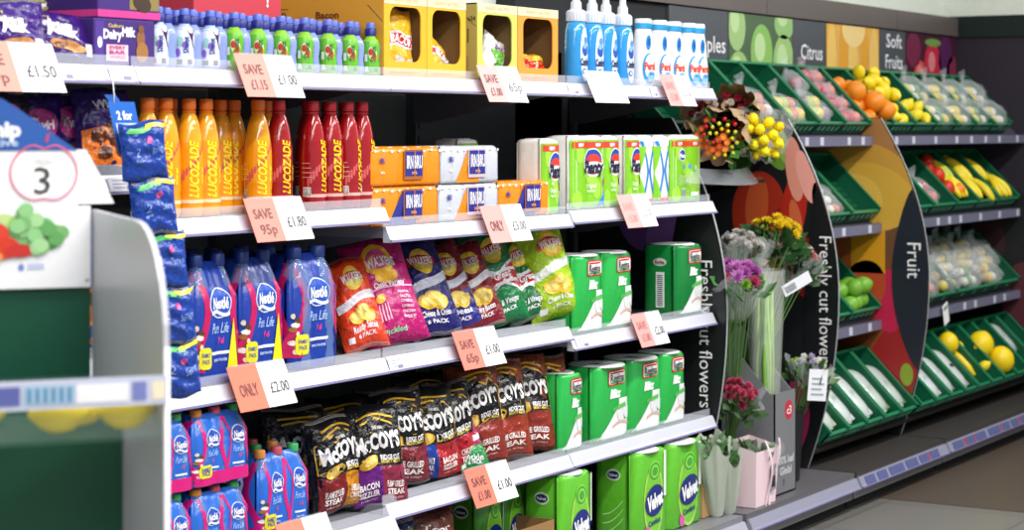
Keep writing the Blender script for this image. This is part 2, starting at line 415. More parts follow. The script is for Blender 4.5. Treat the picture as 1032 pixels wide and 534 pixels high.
# ---- small sports-cap fruit drinks, in packs of four
FS = [(r * 1.06, z * .97) for r, z in [(.018,0),(.0225,.004),(.0238,.02),(.0212,.048),(.0240,.070),(.0236,.086),(.0200,.100),(.0130,.108),(.0105,.122)]]
def fruit_pack(c1, art, label, loc, group):
    t = thing('juice_multipack', label, 'juice pack', loc, 0, group)
    rf = interp(FS)
    for i, (x, y) in enumerate(((-.0235, 0), (.0235, .016), (-.0235, .052), (.0235, .066))):
        mb = MB(); mb.lathe([(r, h) for r, h in FS], 16, 'gloss:' + ('8c9cdc' if i in (1, 3) else c1 if c1 != 'clearblue' else 'b9caec'))
        F = cylF(rf, -.62)
        if i == 0:
            if art == 'green':
                mb.rect(-.032, .022, .012, .094, F, 'film:62b428', n=10, m=8)
                mb.ell(-.002, .060, .012, .020, F, 'film:d9f0b0', e=.0014, rot=.3)
                mb.ell(.002, .052, .008, .010, F, 'film:e2803a', e=.002)
                mb.ell(-.008, .066, .006, .009, F, 'film:c83c2c', e=.002)
                mb.text('Shoot', -.001, .060, .012, F, 'ink:1d5a2a', e=.0028, rot=PI / 2, w=.04, bold=.03)
                mb.rect(-.024, -.016, .04, .06, F, 'film:f0f4e8', n=2, m=2, e=.0015)
                mb.patch([(-.026, .012), (-.012, .012), (-.016, .026), (-.022, .026)], F, 'film:f2f8e4', e=.0014)
                mb.patch([(0, .012), (.014, .012), (.010, .024), (.004, .024)], F, 'film:2f7a35', e=.0014)
                mb.rect(.023, .042, .010, .094, F, 'film:8fa4e0', n=4, m=6, e=.001)
                for k in range(4): mb.rect(.024, .041, .03 + k * .013, .032 + k * .013, F, 'ink:4a5cb8', n=3, m=1, e=.0016)
            else:
                mb.rect(-.032, .022, .010, .100, F, 'film:e6edf8', n=10, m=8)
                mb.patch([(.000, .094), (.022, .094), (.022, .045), (.015, .06), (.008, .078)], F, 'film:4a2258', e=.0014); mb.ell(-.020, .040, .006, .010, F, 'film:9a6cc8', e=.0014)
                mb.ell(-.016, .066, .008, .012, F, 'film:a8dcc8', e=.0014); mb.ell(-.004, .058, .007, .008, F, 'film:8a6cc0', e=.0016)
                mb.text('Shoot', -.001, .058, .012, F, 'ink:2a3690', e=.0026, rot=PI / 2, w=.04, bold=.03)
                mb.rect(-.026, -.010, .012, .024, F, 'ink:1b1c30', n=3, m=2, e=.0016); mb.rect(.002, .014, .012, .024, F, 'ink:23254a', n=3, m=2, e=.0016)
                mb.rect(.023, .042, .010, .094, F, 'film:9dbcec', n=4, m=6, e=.001)
        b = mb.build('bottle', t, True, (x, y + .026, 0))
        mb = MB(); mb.lathe([(.0125,.109),(.0148,.110),(.0152,.127),(.0132,.130),(.0095,.131)], 14, 'plastic:12227e')
        mb.lathe([(.0100,.129),(.0118,.130),(.0114,.142),(.0098,.1455),(.001,.146)], 12, 'plastic:5a70d0')
        mb.build('cap', b, 2)
    return t
z = S(1, 2)
g1 = None
for i, px in enumerate((164, 190, 216)):
    lab = 'blackcurrant juice pack with white labels, %s of three beside the purple boxes' % ORD[i]
    x = PX(px, 3.2) + .012
    if g1 is None: g1 = fruit_pack('clearblue', 'purple', lab, (x, 3.178, z), 'small juice bottles with blue caps')
    else: dup(g1, lab, (x, 3.178, z))
g1 = None
for i, px in enumerate((241, 264.5, 288, 311.5, 335, 357, 378)):
    lab = 'green apple juice pack, %s of the seven counted from the white ones' % ORD[i]
    x = PX(px, 3.2) + .008
    if g1 is None: g1 = fruit_pack('8ccc3c', 'green', lab, (x, 3.178, z), 'small juice bottles with blue caps')
    else: dup(g1, lab, (x, 3.178, z))
# red case edge behind the juice
mb = MB(); mb.box(0, .36, 0, .25, 0, .235, 'paper:c8384a'); mb.text('!', .30, .20, .03, FRONT(0), 'ink:f6e8ea', bold=.05)
tag(mb.build('shipping_case', loc=(4.03, 3.40, z), bevel=.002), 'crimson cardboard case standing behind the white juice bottles', 'case')

# ---- crisp cartons with rounded display windows
def carton(x0, w, depth, col, label, side_col=None, rows=None, H=.225, window=(.60, .045, .035)):
    t = thing('crisp_carton', label, 'carton', (x0 + w / 2, FY, S(1, 3)), 0, 'crisp cartons on the top shelf')
    mb = MB(); sc = 'paper:' + (side_col or col); T = .004; fc = 'paper:' + col
    mb.box(-w/2, -w/2 + T, .004, depth, 0, H, sc); mb.box(w/2 - T, w/2, .004, depth, 0, H, sc)
    mb.box(-w/2, w/2, depth - T, depth, 0, H, 'paper:8a6a3c'); mb.box(-w/2, w/2, .004, depth, 0, T, 'paper:8a6a3c'); mb.box(-w/2, w/2, .004, depth, H - T, H, sc)
    for x in (-w/2 + T + .0006, w/2 - T - .0016): mb.box(x, x + .001, .006, depth - .005, T, H - T, 'paper:7a5c34')
    mb.box(-w/2 + T, w/2 - T, depth - T - .002, depth - T - .001, T, H - T, 'paper:7a5c34')
    mb.build('case', t)
    # front with its hole
    ww = w * .74; wh = .150; cz = .118
    O = [(x * 1.0, y) for x, y in rrect(w, H, .002, 6, 0, H / 2)]; I = rrect(ww, wh, .03, 6, .0, cz)
    n = len(O); vs = [(x, 0, y) for x, y in O] + [(x, 0, y) for x, y in I] + [(x, T, y) for x, y in O] + [(x, T, y) for x, y in I]
    mb = MB(); fs = []
    for i in range(n):
        j = (i + 1) % n; fs += [(i, j, n + j, n + i), (2*n + i, 3*n + i, 3*n + j, 2*n + j), (n + i, n + j, 3*n + j, 3*n + i), (i, 2*n + i, 2*n + j, j)]
    mb.add(vs, fs, fc)
    F = FRONT(0)
    mb.rect(-w/2, w/2, H - .026, H, F, 'paper:e6d8b0', n=1, m=1); mb.text('READY SALTED', 0, H - .013, .009, F, 'ink:c4b080', w=w * .6)
    mb.text('ready salted share', -.02, .014, .005, F, 'ink:8a5a20', w=w * .6, bold=0)
    mb.build('front', t)
    mb = MB(); G = LEFT(-w/2)
    if rows:
        mb.text('STANDARD', -.385, .176, .012, G, 'ink:5a3c12', w=.105, bold=.03)
        mb.rect(-.445, -.325, .190, .192, G, 'ink:5a3c12', n=1, m=1); mb.rect(-.445, -.325, .160, .162, G, 'ink:5a3c12', n=1, m=1)
        mb.text('Bacon', -.19, .172, .018, G, 'ink:6a3a10', w=.078, bold=.03); mb.text('& Cheddar', -.195, .146, .018, G, 'ink:6a3a10', w=.118, bold=.03)
        mb.patch([(-.055, .195), (-.052, .195), (-.004, .15), (-.006, .15)], G, 'ink:4a3010', rings=1)
    else:
        mb.rect(-.034, -.030, .11, .15, G, 'ink:4a4a18', n=1, m=1); mb.rect(-.05, -.03, .02, .07, G, 'paper:b08a5a', n=1, m=1)
        mb.patch([(-.05, .19), (-.047, .19), (-.002, .155), (-.004, .155)], G, 'ink:4a4a20', rings=1)
        mb.text('x24', -.02, .18, .012, G, 'ink:4a4a20')
    mb.build('print', t)
    return t
carton(4.548, .206, .545, 'f0b020', 'yellow crisp carton whose long left side reads Bacon & Cheddar', 'd49a2c', True)
carton(4.757, .200, .46, 'eeb424', 'yellow crisp carton, right one of the yellow pair, packets slumped low', 'd49a2c')
carton(5.020, .222, .40, 'cfd060', 'yellow-green crisp carton with a white packet in its window', 'b8a858')
carton(5.246, .240, .40, 'f29a34', 'orange crisp carton next to the blue bottles', 'd88a34')

# ---- pillow bags
def bagF(w, h, T, seed=0, slump=.0):
    def F(u, v, e, side=-1):
        a = max(-1, min(1, u / (w / 2))); b = max(-1, min(1, (v / h) * 2 - 1))
        t = T * max(0, 1 - abs(a) ** 2.6) ** .6 * max(0, 1 - abs(b) ** 3.2) ** .55
        t *= 1 + .10 * math.sin(7 * a + seed) * math.cos(5 * b + seed * 1.7)
        t += (.0025 * math.sin(19 * a + 3 * seed + 5 * b) * math.cos(13 * b + seed) if t > .004 else 0)
        t += .004 * math.sin(11 * b + 2 * seed + 3 * a) * (1 - a * a) * (1 - b * b) if t > .006 else 0
        pin = 1 - .07 * (1 - b * b) - (.02 if abs(b) > .9 else 0)
        return Vector((u * pin, side * (t + (e if side < 0 else e)), v + .004 * math.sin(4 * a + seed)))
    return F
def bag(name, w, h, T, base, art, label, cat, loc, rz=0, lean=0, group=None, seed=0, roll=0, back=None):
    t = thing(name, label, cat, loc, 0, group, rot=(-lean, roll, rz))
    F0 = bagF(w, h, T, seed); F = lambda u, v, e: F0(u, v, e)
    mb = MB(); n, m_ = 18, 22
    mb.grid(lambda a, b: F0(-w/2 + w * a, h * b, 0), n, m_, 'crisp:' + base)
    mb.grid(lambda a, b: F0(-w/2 + w * a, h * b, 0, 1), n, m_, 'crisp:' + (back or base), flip=True)
    for v0 in (0, h - .009):
        for k in range(3): mb.rect(-w/2 * .93, w/2 * .93, v0 + .001 + .003 * k, v0 + .002 + .003 * k, F, 'film:' + ('c8c0b8' if seed % 2 else base), e=.0006, n=8, m=1)
    mb.build('bag', t, True)
    mb = MB(); art(mb, F, w, h); mb.build('print', t, True)
    return t
# flavour prints ----------------------------------------------------
def sun_bag(flav, band='e8e8ee', low=None, low2='', chips=True, flag=False, ban='c81e2c'):
    def art(mb, F, w, h):
        if low: mb.rect(-w * .46, w * .46, h * .05, h * .42, F, 'crisp:' + low, e=.001, n=14, m=10)
        if band and not flag:
            mb.grid(lambda a, b: F(-w * .46 + w * .92 * a, h * (.40 + .12 * a + .09 * b), .0018), 14, 3, 'crisp:' + band)
        mb.ell(.004, h * .73, w * .21, h * .135, F, 'crisp:f4c820', e=.0022)
        mb.ell(.004, h * .73, w * .17, h * .10, F, 'crisp:f8e070', e=.0028)
        mb.grid(lambda a, b: F(-w * .27 + w * .54 * a, h * (.68 + .085 * b + .035 * math.sin(PI * a)), .0036), 12, 3, 'crisp:' + ban)
        mb.text('WALKERS', .0, h * .738, .021, F, 'ink:fbf4ec', e=.0048, w=w * .46, bold=.04)
        if flag:
            for k, (c, wd) in enumerate((('f0eef2', .035), ('c41e30', .015))):
                for a0 in (-1, 1):
                    mb.grid(lambda a, b: F(-w * .42 + w * .84 * a, h * .44 + a0 * (a - .5) * h * .24 + wd * (b - .5), .002 + k * .0012), 14, 2, 'crisp:' + c)
            for k, (c, wd) in enumerate((('f0eef2', .045), ('c41e30', .026))):
                mb.rect(-w * .42, w * .42, h * .44 - wd / 2, h * .44 + wd / 2, F, 'crisp:' + c, e=.0042 + k * .001, n=14, m=2)
            mb.text('Great', .01, h * .46, .02, F, 'ink:ffffff', e=.0066, w=w * .4, bold=.03)
        if chips:
            for a, b, r in ((.02, .36, 0), (.10, .30, .6), (-.10, .31, -.5)):
                mb.ell(a * w * 1.4, h * b, w * .17, h * .065, F, 'crisp:f2c63c', e=.003 + abs(a) * .01, rot=r)
                mb.ell(a * w * 1.4, h * (b + .008), w * .12, h * .04, F, 'crisp:f8dc7a', e=.0042 + abs(a) * .01, rot=r)
        mb.text(flav, 0, h * .20, .017, F, 'ink:f8f4f8', e=.0028, w=w * .55, bold=.02)
        mb.text(low2 or '6 PACK', .0, h * .12, .011, F, 'ink:f8f4f8', e=.0028, w=w * .4)
        mb.rect(-w * .40, -w * .28, h * .08, h * .14, F, 'film:f4f4f4', e=.0022, n=3, m=2)
    return art
def multi_bag(flav):
    def art(mb, F, w, h):
        mb.ell(-.01, h * .76, w * .24, h * .15, F, 'crisp:f2c21e', e=.0022); mb.ell(-.01, h * .76, w * .18, h * .1, F, 'crisp:e85a90', e=.0028)
        mb.text('WALKERS', -.004, h * .73, .026, F, 'ink:ffffff', e=.0042, w=w * .46, bold=.04)
        mb.ell(.0, h * .60, w * .18, h * .07, F, 'crisp:f2b820', e=.0024)
        mb.rect(-w * .42, w * .42, h * .485, h * .50, F, 'film:f0b8d8', e=.0016, n=12, m=1)
        mb.text(flav, .0, h * .525, .015, F, 'ink:ffffff', e=.0028, w=w * .5, bold=.02)
        for k in range(6): mb.text(('PRAWN MIX', 'SALTED', 'CHEESE', 'ONION', 'CHICKEN', 'BEEF')[k], w * .2, h * (.43 - .045 * k), .007, F, 'ink:fce0f0', e=.0024, w=w * .2)
        for k in range(5): mb.rect(-w * .3 + .009 * k, -w * .3 + .003 + .009 * k, h * .20, h * .35, F, 'film:f2c8e0', e=.0022, n=1, m=3)
        mb.ell(-w * .2, h * .40, w * .08, h * .04, F, 'crisp:f2c04a', e=.0024)
        mb.text('Pickled', -w * .08, h * .10, .014, F, 'ink:9af0b8', e=.0024, w=w * .35)
    return art
def ridge_bag(cols, flavs, top='0b0b0d', body=None):
    def art(mb, F, w, h):
        n = len(cols)
        for k, c in enumerate(cols):
            mb.rect(-w * .46 + w * .92 * k / n, -w * .46 + w * .92 * (k + 1) / n, h * .04, h * .40, F, 'crisp:' + c, e=.0014, n=max(3, 12 // n), m=8)
            mb.text(flavs[k][0], -w * .46 + w * .92 * (k + .5) / n, h * .22, .016, F, 'ink:f6f0ea', e=.003, w=w * .62 / n, bold=.03)
            mb.text(flavs[k][1], -w * .46 + w * .92 * (k + .5) / n, h * .145, .014, F, 'ink:f6f0ea', e=.003, w=w * .62 / n, bold=.03)
            mb.text('potato crisps', -w * .46 + w * .92 * (k + .5) / n, h * .09, .006, F, 'ink:f0d8d0', e=.003, w=w * .5 / n, bold=0)
        # black shield with gold edge
        def sh(s): return [(-w*.45*s, h*.44), (-w*.20, h*(.50-.05*s)), (0, h*(.50-.08*s)), (w*.20, h*(.50-.05*s)), (w*.45*s, h*.46), (w*.45*s, h*.74*1.0), (w*.25, h*(.74+.08*s)), (0, h*(.76+.10*s)), (-w*.25, h*(.74+.08*s)), (-w*.45*s, h*.72)]
        mb.patch([(x, h*.6 + (y - h*.6) * 1.07) for x, y in sh(1.0)], F, 'crisp:e8b428', e=.002, rings=6)
        mb.patch(sh(.97), F, 'crisp:0c0c0e', e=.0032, rings=6)
        mb.text('McCOY\'S', .0, h * .645, .040, F, 'ink:f4f2f0', e=.0052, w=w * .80, bold=.05, rot=.10)
        mb.text('THE REAL', 0, h * .775, .008, F, 'ink:e8e4dc', e=.0048, w=w * .2)
        mb.ell(-w * .20, h * .45, w * .17, h * .06, F, 'crisp:e8b83a', e=.0048, rot=.3); mb.ell(-w * .19, h * .455, w * .11, h * .035, F, 'crisp:f6d878', e=.0058, rot=.3)
        mb.grid(lambda a, b: F(-w * .06 + w * .46 * a, h * (.41 + .03 * a + .09 * b), .0050), 8, 3, 'crisp:17171a')
        mb.text('RIDGE CUT', w * .18, h * .485, .013, F, 'ink:f4f4f4', e=.0066, w=w * .36, bold=.03, rot=.06)
        mb.text('MIGHTY MEATY', w * .18, h * .445, .009, F, 'ink:f0d060', e=.0066, w=w * .36, bold=.02, rot=.06)
        mb.grid(lambda a, b: F(-w * .3 + w * .62 * a, h * (.865 + .03 * math.sin(PI * a) + .02 * b), .0020), 10, 1, 'crisp:e8b428')
    return art

# crisps on the third shelf, each leaning back
z3 = S(3, 2) + .002; GW = 'walker-style crisp multibags on the third shelf'; GW = 'leaning crisp multibags on the third shelf'
def wb(px, Y, w, h, T, base, art, label, rz=-.55, lean=.34, seed=1, roll=-.19, zz=None, name='crisp_multibag'):
    w *= 1.0; h *= 1.12 if h > .2 else 1; px += 11; T *= 1.15
    return bag(name, w, h, T, base, art, label, 'crisp bag', (PX(px, Y), Y, (zz or z3) + .004 + w * .5 * math.sin(abs(roll)) * .6), rz, lean, GW, seed, roll)
wb(360, 3.240, .135, .235, .040, 'e0401c', sun_bag('Ready Salted', 'e8e4ea'), 'red-orange crisp bag leaning against the blue water packs', lean=.40, seed=1, rz=-.6)
wb(392, 3.222, .195, .275, .050, 'b8186e', multi_bag('Classic Variety'), 'large magenta variety crisp bag', lean=.36, seed=2, rz=-.55)
wb(431, 3.255, .170, .265, .042, '23246e', sun_bag('Cheese & Onion', 'd8dcec'), 'navy blue cheese and onion crisp bag right of the magenta one', lean=.38, seed=3, rz=-.55)
wb(455, 3.265, .150, .250, .040, '7c1226', sun_bag('Cheese', 'dfe2ee', low='26287c'), 'maroon-topped crisp bag with a blue lower half', lean=.38, seed=4, rz=-.55)
wb(478, 3.265, .155, .245, .040, '84142a', sun_bag('Smoky Bacon', 'eeeaf0', low='7c1424'), 'maroon crisp bag with white band, behind the 65p card', lean=.40, seed=5, rz=-.55)
wb(500, 3.285, .175, .275, .045, '0e7a42', sun_bag('Salt & Vinegar', None, flag=True, chips=False), 'green crisp bag with the flag, left of the two', lean=.34, seed=6, rz=-.5)
wb(524, 3.270, .165, .245, .045, '0c6a38', sun_bag('Salt & Vinegar', None, flag=True, chips=False), 'dark green flag crisp bag next to the lime bag', lean=.34, seed=7, rz=-.5)
wb(549, 3.235, .185, .285, .062, 'a4c822', sun_bag('Cheese & Chive', 'd8dcd4', ban='d03020'), 'lime green crisp bag at the right end of its shelf', lean=.16, seed=8, rz=-.45)
# a dark box edge behind the crisps
# crisps on the fourth shelf
GM = 'ridged crisp multibags on the fourth shelf'
def mcb(px, Y, w, h, base, cols, fl, label, rz=-.35, lean=.12, seed=1, T=.055, zz=None, roll=-.09):
    w *= .87; rz -= .1
    return bag('ridged_crisp_multibag', w, h, T, base, ridge_bag(cols, fl), label, 'crisp bag', (PX(px, Y), Y, (zz if zz else S(4, 3) + .004) + w * .3 * abs(roll)), rz, lean, GM, seed, roll)
zl = S(4, 2) + .003
FGS = ('FLAME GRILLED', 'STEAK'); SC_ = ('CHEDDAR &', 'ONION'); BC = ('BACON', 'SIZZLER'); SV = ('SALT & MALT', 'VINEGAR'); HC = ('CHICKEN', 'TIKKA')
mcb(341, 3.26, .195, .255, '1a1a1c', ['7a1a1c', 'd08a1a'], [FGS, SC_], 'black ridged crisp bag with dark red and amber panels, nearest the pink water pack', rz=-.15, zz=zl)
mcb(383, 3.20, .20, .275, '18181b', ['6a1a80', '8a2440'], [BC, FGS], 'black and purple ridged crisp bag with a silvery side, second from the left', rz=-.5, seed=2, zz=zl)
mcb(408, 3.25, .19, .270, '1a1618', ['7a2630'], [FGS], 'black ridged crisp bag with dull maroon panel tucked behind the purple one', rz=-.5, seed=3)
mcb(438, 3.225, .20, .265, '161618', ['1c3f9c', 'b01e2c'], [SV, BC], 'black ridged crisp bag with blue and red panels, middle of the dark group', rz=-.5, seed=4)
mcb(458, 3.25, .18, .265, '1a181a', ['24489c', 'b8202c'], [SV, HC], 'black ridged crisp bag with blue and red panels at the right of the dark group', rz=-.5, seed=5)
wb(468, 3.195, .11, .175, .03, 'a42a5c', sun_bag('Pickle', 'e6e6ea', low='1f8a44', chips=False), 'small pink and green crisp bag leaning low behind the coral card', zz=S(4, 3), seed=9, lean=.5)
BR = '7e3a26'
mcb(486, 3.25, .20, .300, BR, ['8c2c22'], [FGS], 'brown ridged crisp bag, first of the four counting from the left', rz=-.6, seed=6, lean=.16)
mcb(512, 3.24, .20, .300, '8a4228', ['97301f'], [FGS], 'brown ridged crisp bag, second of the four', rz=-.55, seed=7, lean=.16)
mcb(536, 3.25, .195, .300, BR, ['8c2c22'], [FGS], 'brown ridged crisp bag, third of the four', rz=-.55, seed=8, lean=.14)
mcb(558, 3.235, .17, .290, '84402a', ['8c2c22'], [FGS], 'brown ridged crisp bag beside the green kitchen roll', rz=-.6, seed=9, lean=.12)
for i, (px, Y) in enumerate(((300, 3.40), (345, 3.44), (392, 3.42), (430, 3.42), (468, 3.45))):
    bag('ridged_crisp_multibag', .21, .27, .05, '141416', ridge_bag(['3a2412'], [FGS]), 'black and gold crisp bag in the dark back row, %s from the left' % ORD[i], 'crisp bag', (PX(px, Y), Y, S(4, 3)+.004 if i > 2 else zl), -.4, .15, GM, i + 11)

# ---- water packs
WB = [(.034,0),(.040,.006),(.041,.02),(.0385,.05),(.041,.06),(.0385,.09),(.041,.10),(.041,.15),(.039,.16),(.041,.17),(.040,.20),(.032,.235),(.020,.262),(.0145,.272),(.0145,.283)]
def lobes(w, d, nx, ny, dip=.008, corner=.03, seg=8):
    """outline of wrapped cylinders; first the -Y side left to right, then round"""
    pts = []
    for (a, b, n, ln) in (((-w/2, -d/2), (1, 0), nx, w), ((w/2, -d/2), (0, 1), ny, d), ((w/2, d/2), (-1, 0), nx, w), ((-w/2, d/2), (0, -1), ny, d)):
        N = (b[1], -b[0])
        for k in range(n * seg):
            t = (k + .0) / (n * seg) * ln; q = abs(math.sin(PI * n * t / ln))
            e = min(t, ln - t); c = max(0, corner - e); c = corner - math.sqrt(max(0, corner ** 2 - c ** 2)) if c > 0 else 0
            inn = max(dip * (1 - q) ** 1.5, 0) if corner < e else 0
            off = max(c * .75, inn)
            pts.append((a[0] + b[0] * t - N[0] * off, a[1] + b[1] * t - N[1] * off))
    return pts
def wrap(mb, w, d, nx, ny, prof, key, dip=.008, corner=.03, y0=0, cap=True):
    P = lobes(w, d, nx, ny, dip, corner); n = len(P); vs = []; fs = []
    for sc, z in prof:
        for x, y in P:
            f = 1 - (sc / (w / 2)); g = 1 - (sc / (d / 2)); vs.append((x * f, y * g + y0, z))
    for j in range(len(prof) - 1):
        for i in range(n): fs.append((j*n + i, j*n + (i+1) % n, (j+1)*n + (i+1) % n, (j+1)*n + i))
    if cap: fs.append(tuple(range(n))[::-1]); fs.append(tuple((len(prof)-1)*n + i for i in range(n)))
    mb.add(vs, fs, key)
def wrapF(w, d, nx, ny, dip, corner, inset=lambda z: 0, y0=0):
    """front and left surface maps of a wrap"""
    def off(t, n, ln):
        q = abs(math.sin(PI * n * t / ln)); e = min(t, ln - t); c = max(0, corner - e)
        c = (corner - math.sqrt(max(0, corner ** 2 - c ** 2))) * .75 if c > 0 else 0
        return max(c, dip * (1 - q) ** 1.5 if e > corner else 0)
    def Fr(u, v, e): return Vector((u * (1 - inset(v) / (w/2)), -d/2 + y0 + off(min(ln_ := w, max(0, u + w/2)), nx, w) + inset(v) - e, v))
    def Le(u, v, e): return Vector((-w/2 + off(min(d, max(0, u + d/2)), ny, d) + inset(v) - e, y0 - u * (1 - inset(v) / (d/2)), v))
    return Fr, Le
def water_pack(w, d, nx, ny, sc, label, loc, group, deep='1c3c9c', wave='c0185a', flash=False, name='water_multipack', rz=0, dots=True):
    t = thing(name, label, 'water pack', loc, rz, group)
    H = .283 * sc; rf = w / nx / 2 / .041
    y0 = d / 2
    for i in range(nx):
        for j in range(ny):
            mb = MB(); mb.lathe([(r * rf * .97, z * sc) for r, z in WB], 14, 'pet:7c9cd0'); x = -w/2 + w / nx * (i + .5); y = d / ny * (j + .5)
            b = mb.build('bottle', t, True, (x, y, .001))
            mb = MB(); mb.lathe([(.016 * rf, .272 * sc), (.018 * rf, .274 * sc), (.018 * rf, .296 * sc), (.016 * rf, .30 * sc), (.001, .301 * sc)], 12, 'plastic:' + ('1a3a86' if dots else ('d88a3a', 'c04a5a', '3aa05a')[(i + j) % 3])); mb.build('cap', b, 2)
    ins = None if 0 else interp([(0, 0), (0, .215 * sc), (w / nx * .10, .235 * sc), (w / nx * .20, .255 * sc)])
    insf = lambda z: 0 if z < .20 * sc else (z - .20 * sc) * .42
    mb = MB(); cr = w / nx * .42
    prof = [(0.001, .002), (0, .012), (0, .10 * sc), (0, .20 * sc), (.0085 * sc, .22 * sc), (.021 * sc, .25 * sc), (.030 * sc, .27 * sc), (.046 * sc, .284 * sc)]
    wrap(mb, w + .004, d + .004, nx, ny, prof, 'film:' + deep, .007, cr, y0, cap=False)
    mb.build('film_wrap', t, True)
    Fr, Le = wrapF(w + .004, d + .004, nx, ny, .007, cr, insf, y0)
    mb = MB(); h = .262 * sc
    def wav(F, c, ww, tx=True):
        for s in (-1, 1):
            mb.grid(lambda a, b: F(c + s * (ww * (.34 + .12 * math.cos(b * 5.2)) + ww * .13 * a), .03 * sc + (h - .03 * sc) * b, .0012), 4, 16, 'film:' + wave)
        mb.ell(c, .188 * sc, ww * .245, .036 * sc, F, 'film:dfe8fa', e=.0018); mb.ell(c, .188 * sc, ww * .225, .033 * sc, F, 'film:2450b4', e=.0024)
        if tx: 
            mb.text('Nestlé', c, .188 * sc, .026 * sc, F, 'ink:ffffff', e=.0034, w=ww * .34, bold=.03)
            mb.grid(lambda a, b: F(c - ww * .2 + ww * .4 * a, (.160 + .008 * b + .005 * math.sin(6 * a)) * sc, .003), 8, 1, 'ink:f0f4ff')
            mb.text('Pure Life', c, .130 * sc, .024 * sc, F, 'ink:b8d4ff', e=.0024, w=ww * .36, bold=0, shear=.2)
            mb.text('16', c + ww * .04, .10 * sc, .014 * sc, F, 'ink:d83c8c', e=.0024, shear=.3)
            mb.rect(c - ww * .2, c + ww * .2, .068 * sc, .075 * sc, F, 'film:e8eefa', e=.002, n=4, m=1)
            mb.text('SPRING WATER', c, .055 * sc, .006 * sc, F, 'ink:c8d8f8', e=.002, w=ww * .3)
    if nx == 3:
        wav(Fr, -w * .20, w * .50); wav(Fr, w * .27, w * .44); mb.rect(-w * .49, w * .49, .004, .034, Fr, 'film:' + wave, e=.003, n=24, m=2); mb.rect(-d * .45, d * .45, .004, .034, Le, 'film:' + wave, e=.003, n=24, m=2)
    else: wav(Fr, 0, w)
    for k in range(ny // 2 if ny > 1 else 1): wav(Le, d/2 - w * (.5 + k) * 1.0 if ny > 1 else 0, w * .9)
    # clear window with the printed mascot side left as plain coloured shapes
    for k in range(9):
        mb.ell(-w * .44 + .006 * math.sin(k * 2.1), (.045 + .011 * k) * sc, .007 + .003 * math.sin(k * 1.3), .007 * sc, Fr, 'film:' + ('e8d8b8', 'a06a30', 'f0ece4', '604020')[k % 4], e=.003, n=8, rings=1)
    if flash:
        mb.patch([(w * .14, .03 * sc), (w * .40, .03 * sc), (w * .28, .15 * sc)], Fr, 'film:f2e020', e=.0036, rings=4)
    mb.patch(rrect(w * .22, .05 * sc, .01, 3, -w * .34, .062 * sc), Fr, 'film:e8dc28', e=.0046, rings=3)
    mb.text('FAMILY', -w * .34, .07 * sc, .01, Fr, 'ink:2a4a9c', e=.0056, w=w * .16); mb.text('PACK', -w * .34, .055 * sc, .01, Fr, 'ink:2a4a9c', e=.0056, w=w * .14)
    mb.build('print', t, True)
    return t
GP = 'water packs on the third shelf'; zz = S(3, 2)
w0 = water_pack(.165, .25, 2, 3, 1.03, 'blue water pack at the left end, half hidden by the hanging strip', (3.69, FY + .002, zz), GP, flash=True)
dup(w0, 'blue and crimson water pack above the left half of the ONLY £2.00 card', (3.858, FY + .002, zz))
dup(w0, 'blue and crimson water pack in the middle of the shelf run, yellow flash on front', (4.035, FY + .002, zz))
water_pack(.20, .25, 2, 3, 1.03, 'blue water pack beside the red-orange crisp bag', (4.252, FY + .002, zz), GP)
# lower shelf: small children's water
GK = "small water packs on the lowest visible shelf"; z4 = S(4, 2)
k0 = water_pack(.205, .18, 3, 3, .60, 'small blue water pack at the bottom left corner', (3.615, 3.135, z4), GK, deep='2868c8', wave='d01878', dots=False)
kx = [(3.825, 0, 'small blue water pack on the lower level next to the pink-sided one'), (3.615, 1, 'small blue water pack stacked on top at the far left'), (3.825, 1, 'small blue water pack stacked on top, right of the leftmost')]
for x, l, lab in kx: dup(k0, lab, (x, 3.135, z4 + .187 * l))
water_pack(.205, .20, 3, 3, .74, 'blue water pack with a pink side, just left of the dark crisp bags', (4.155, 3.20, z4), GK, deep='2868c8', wave='d01878', dots=False)
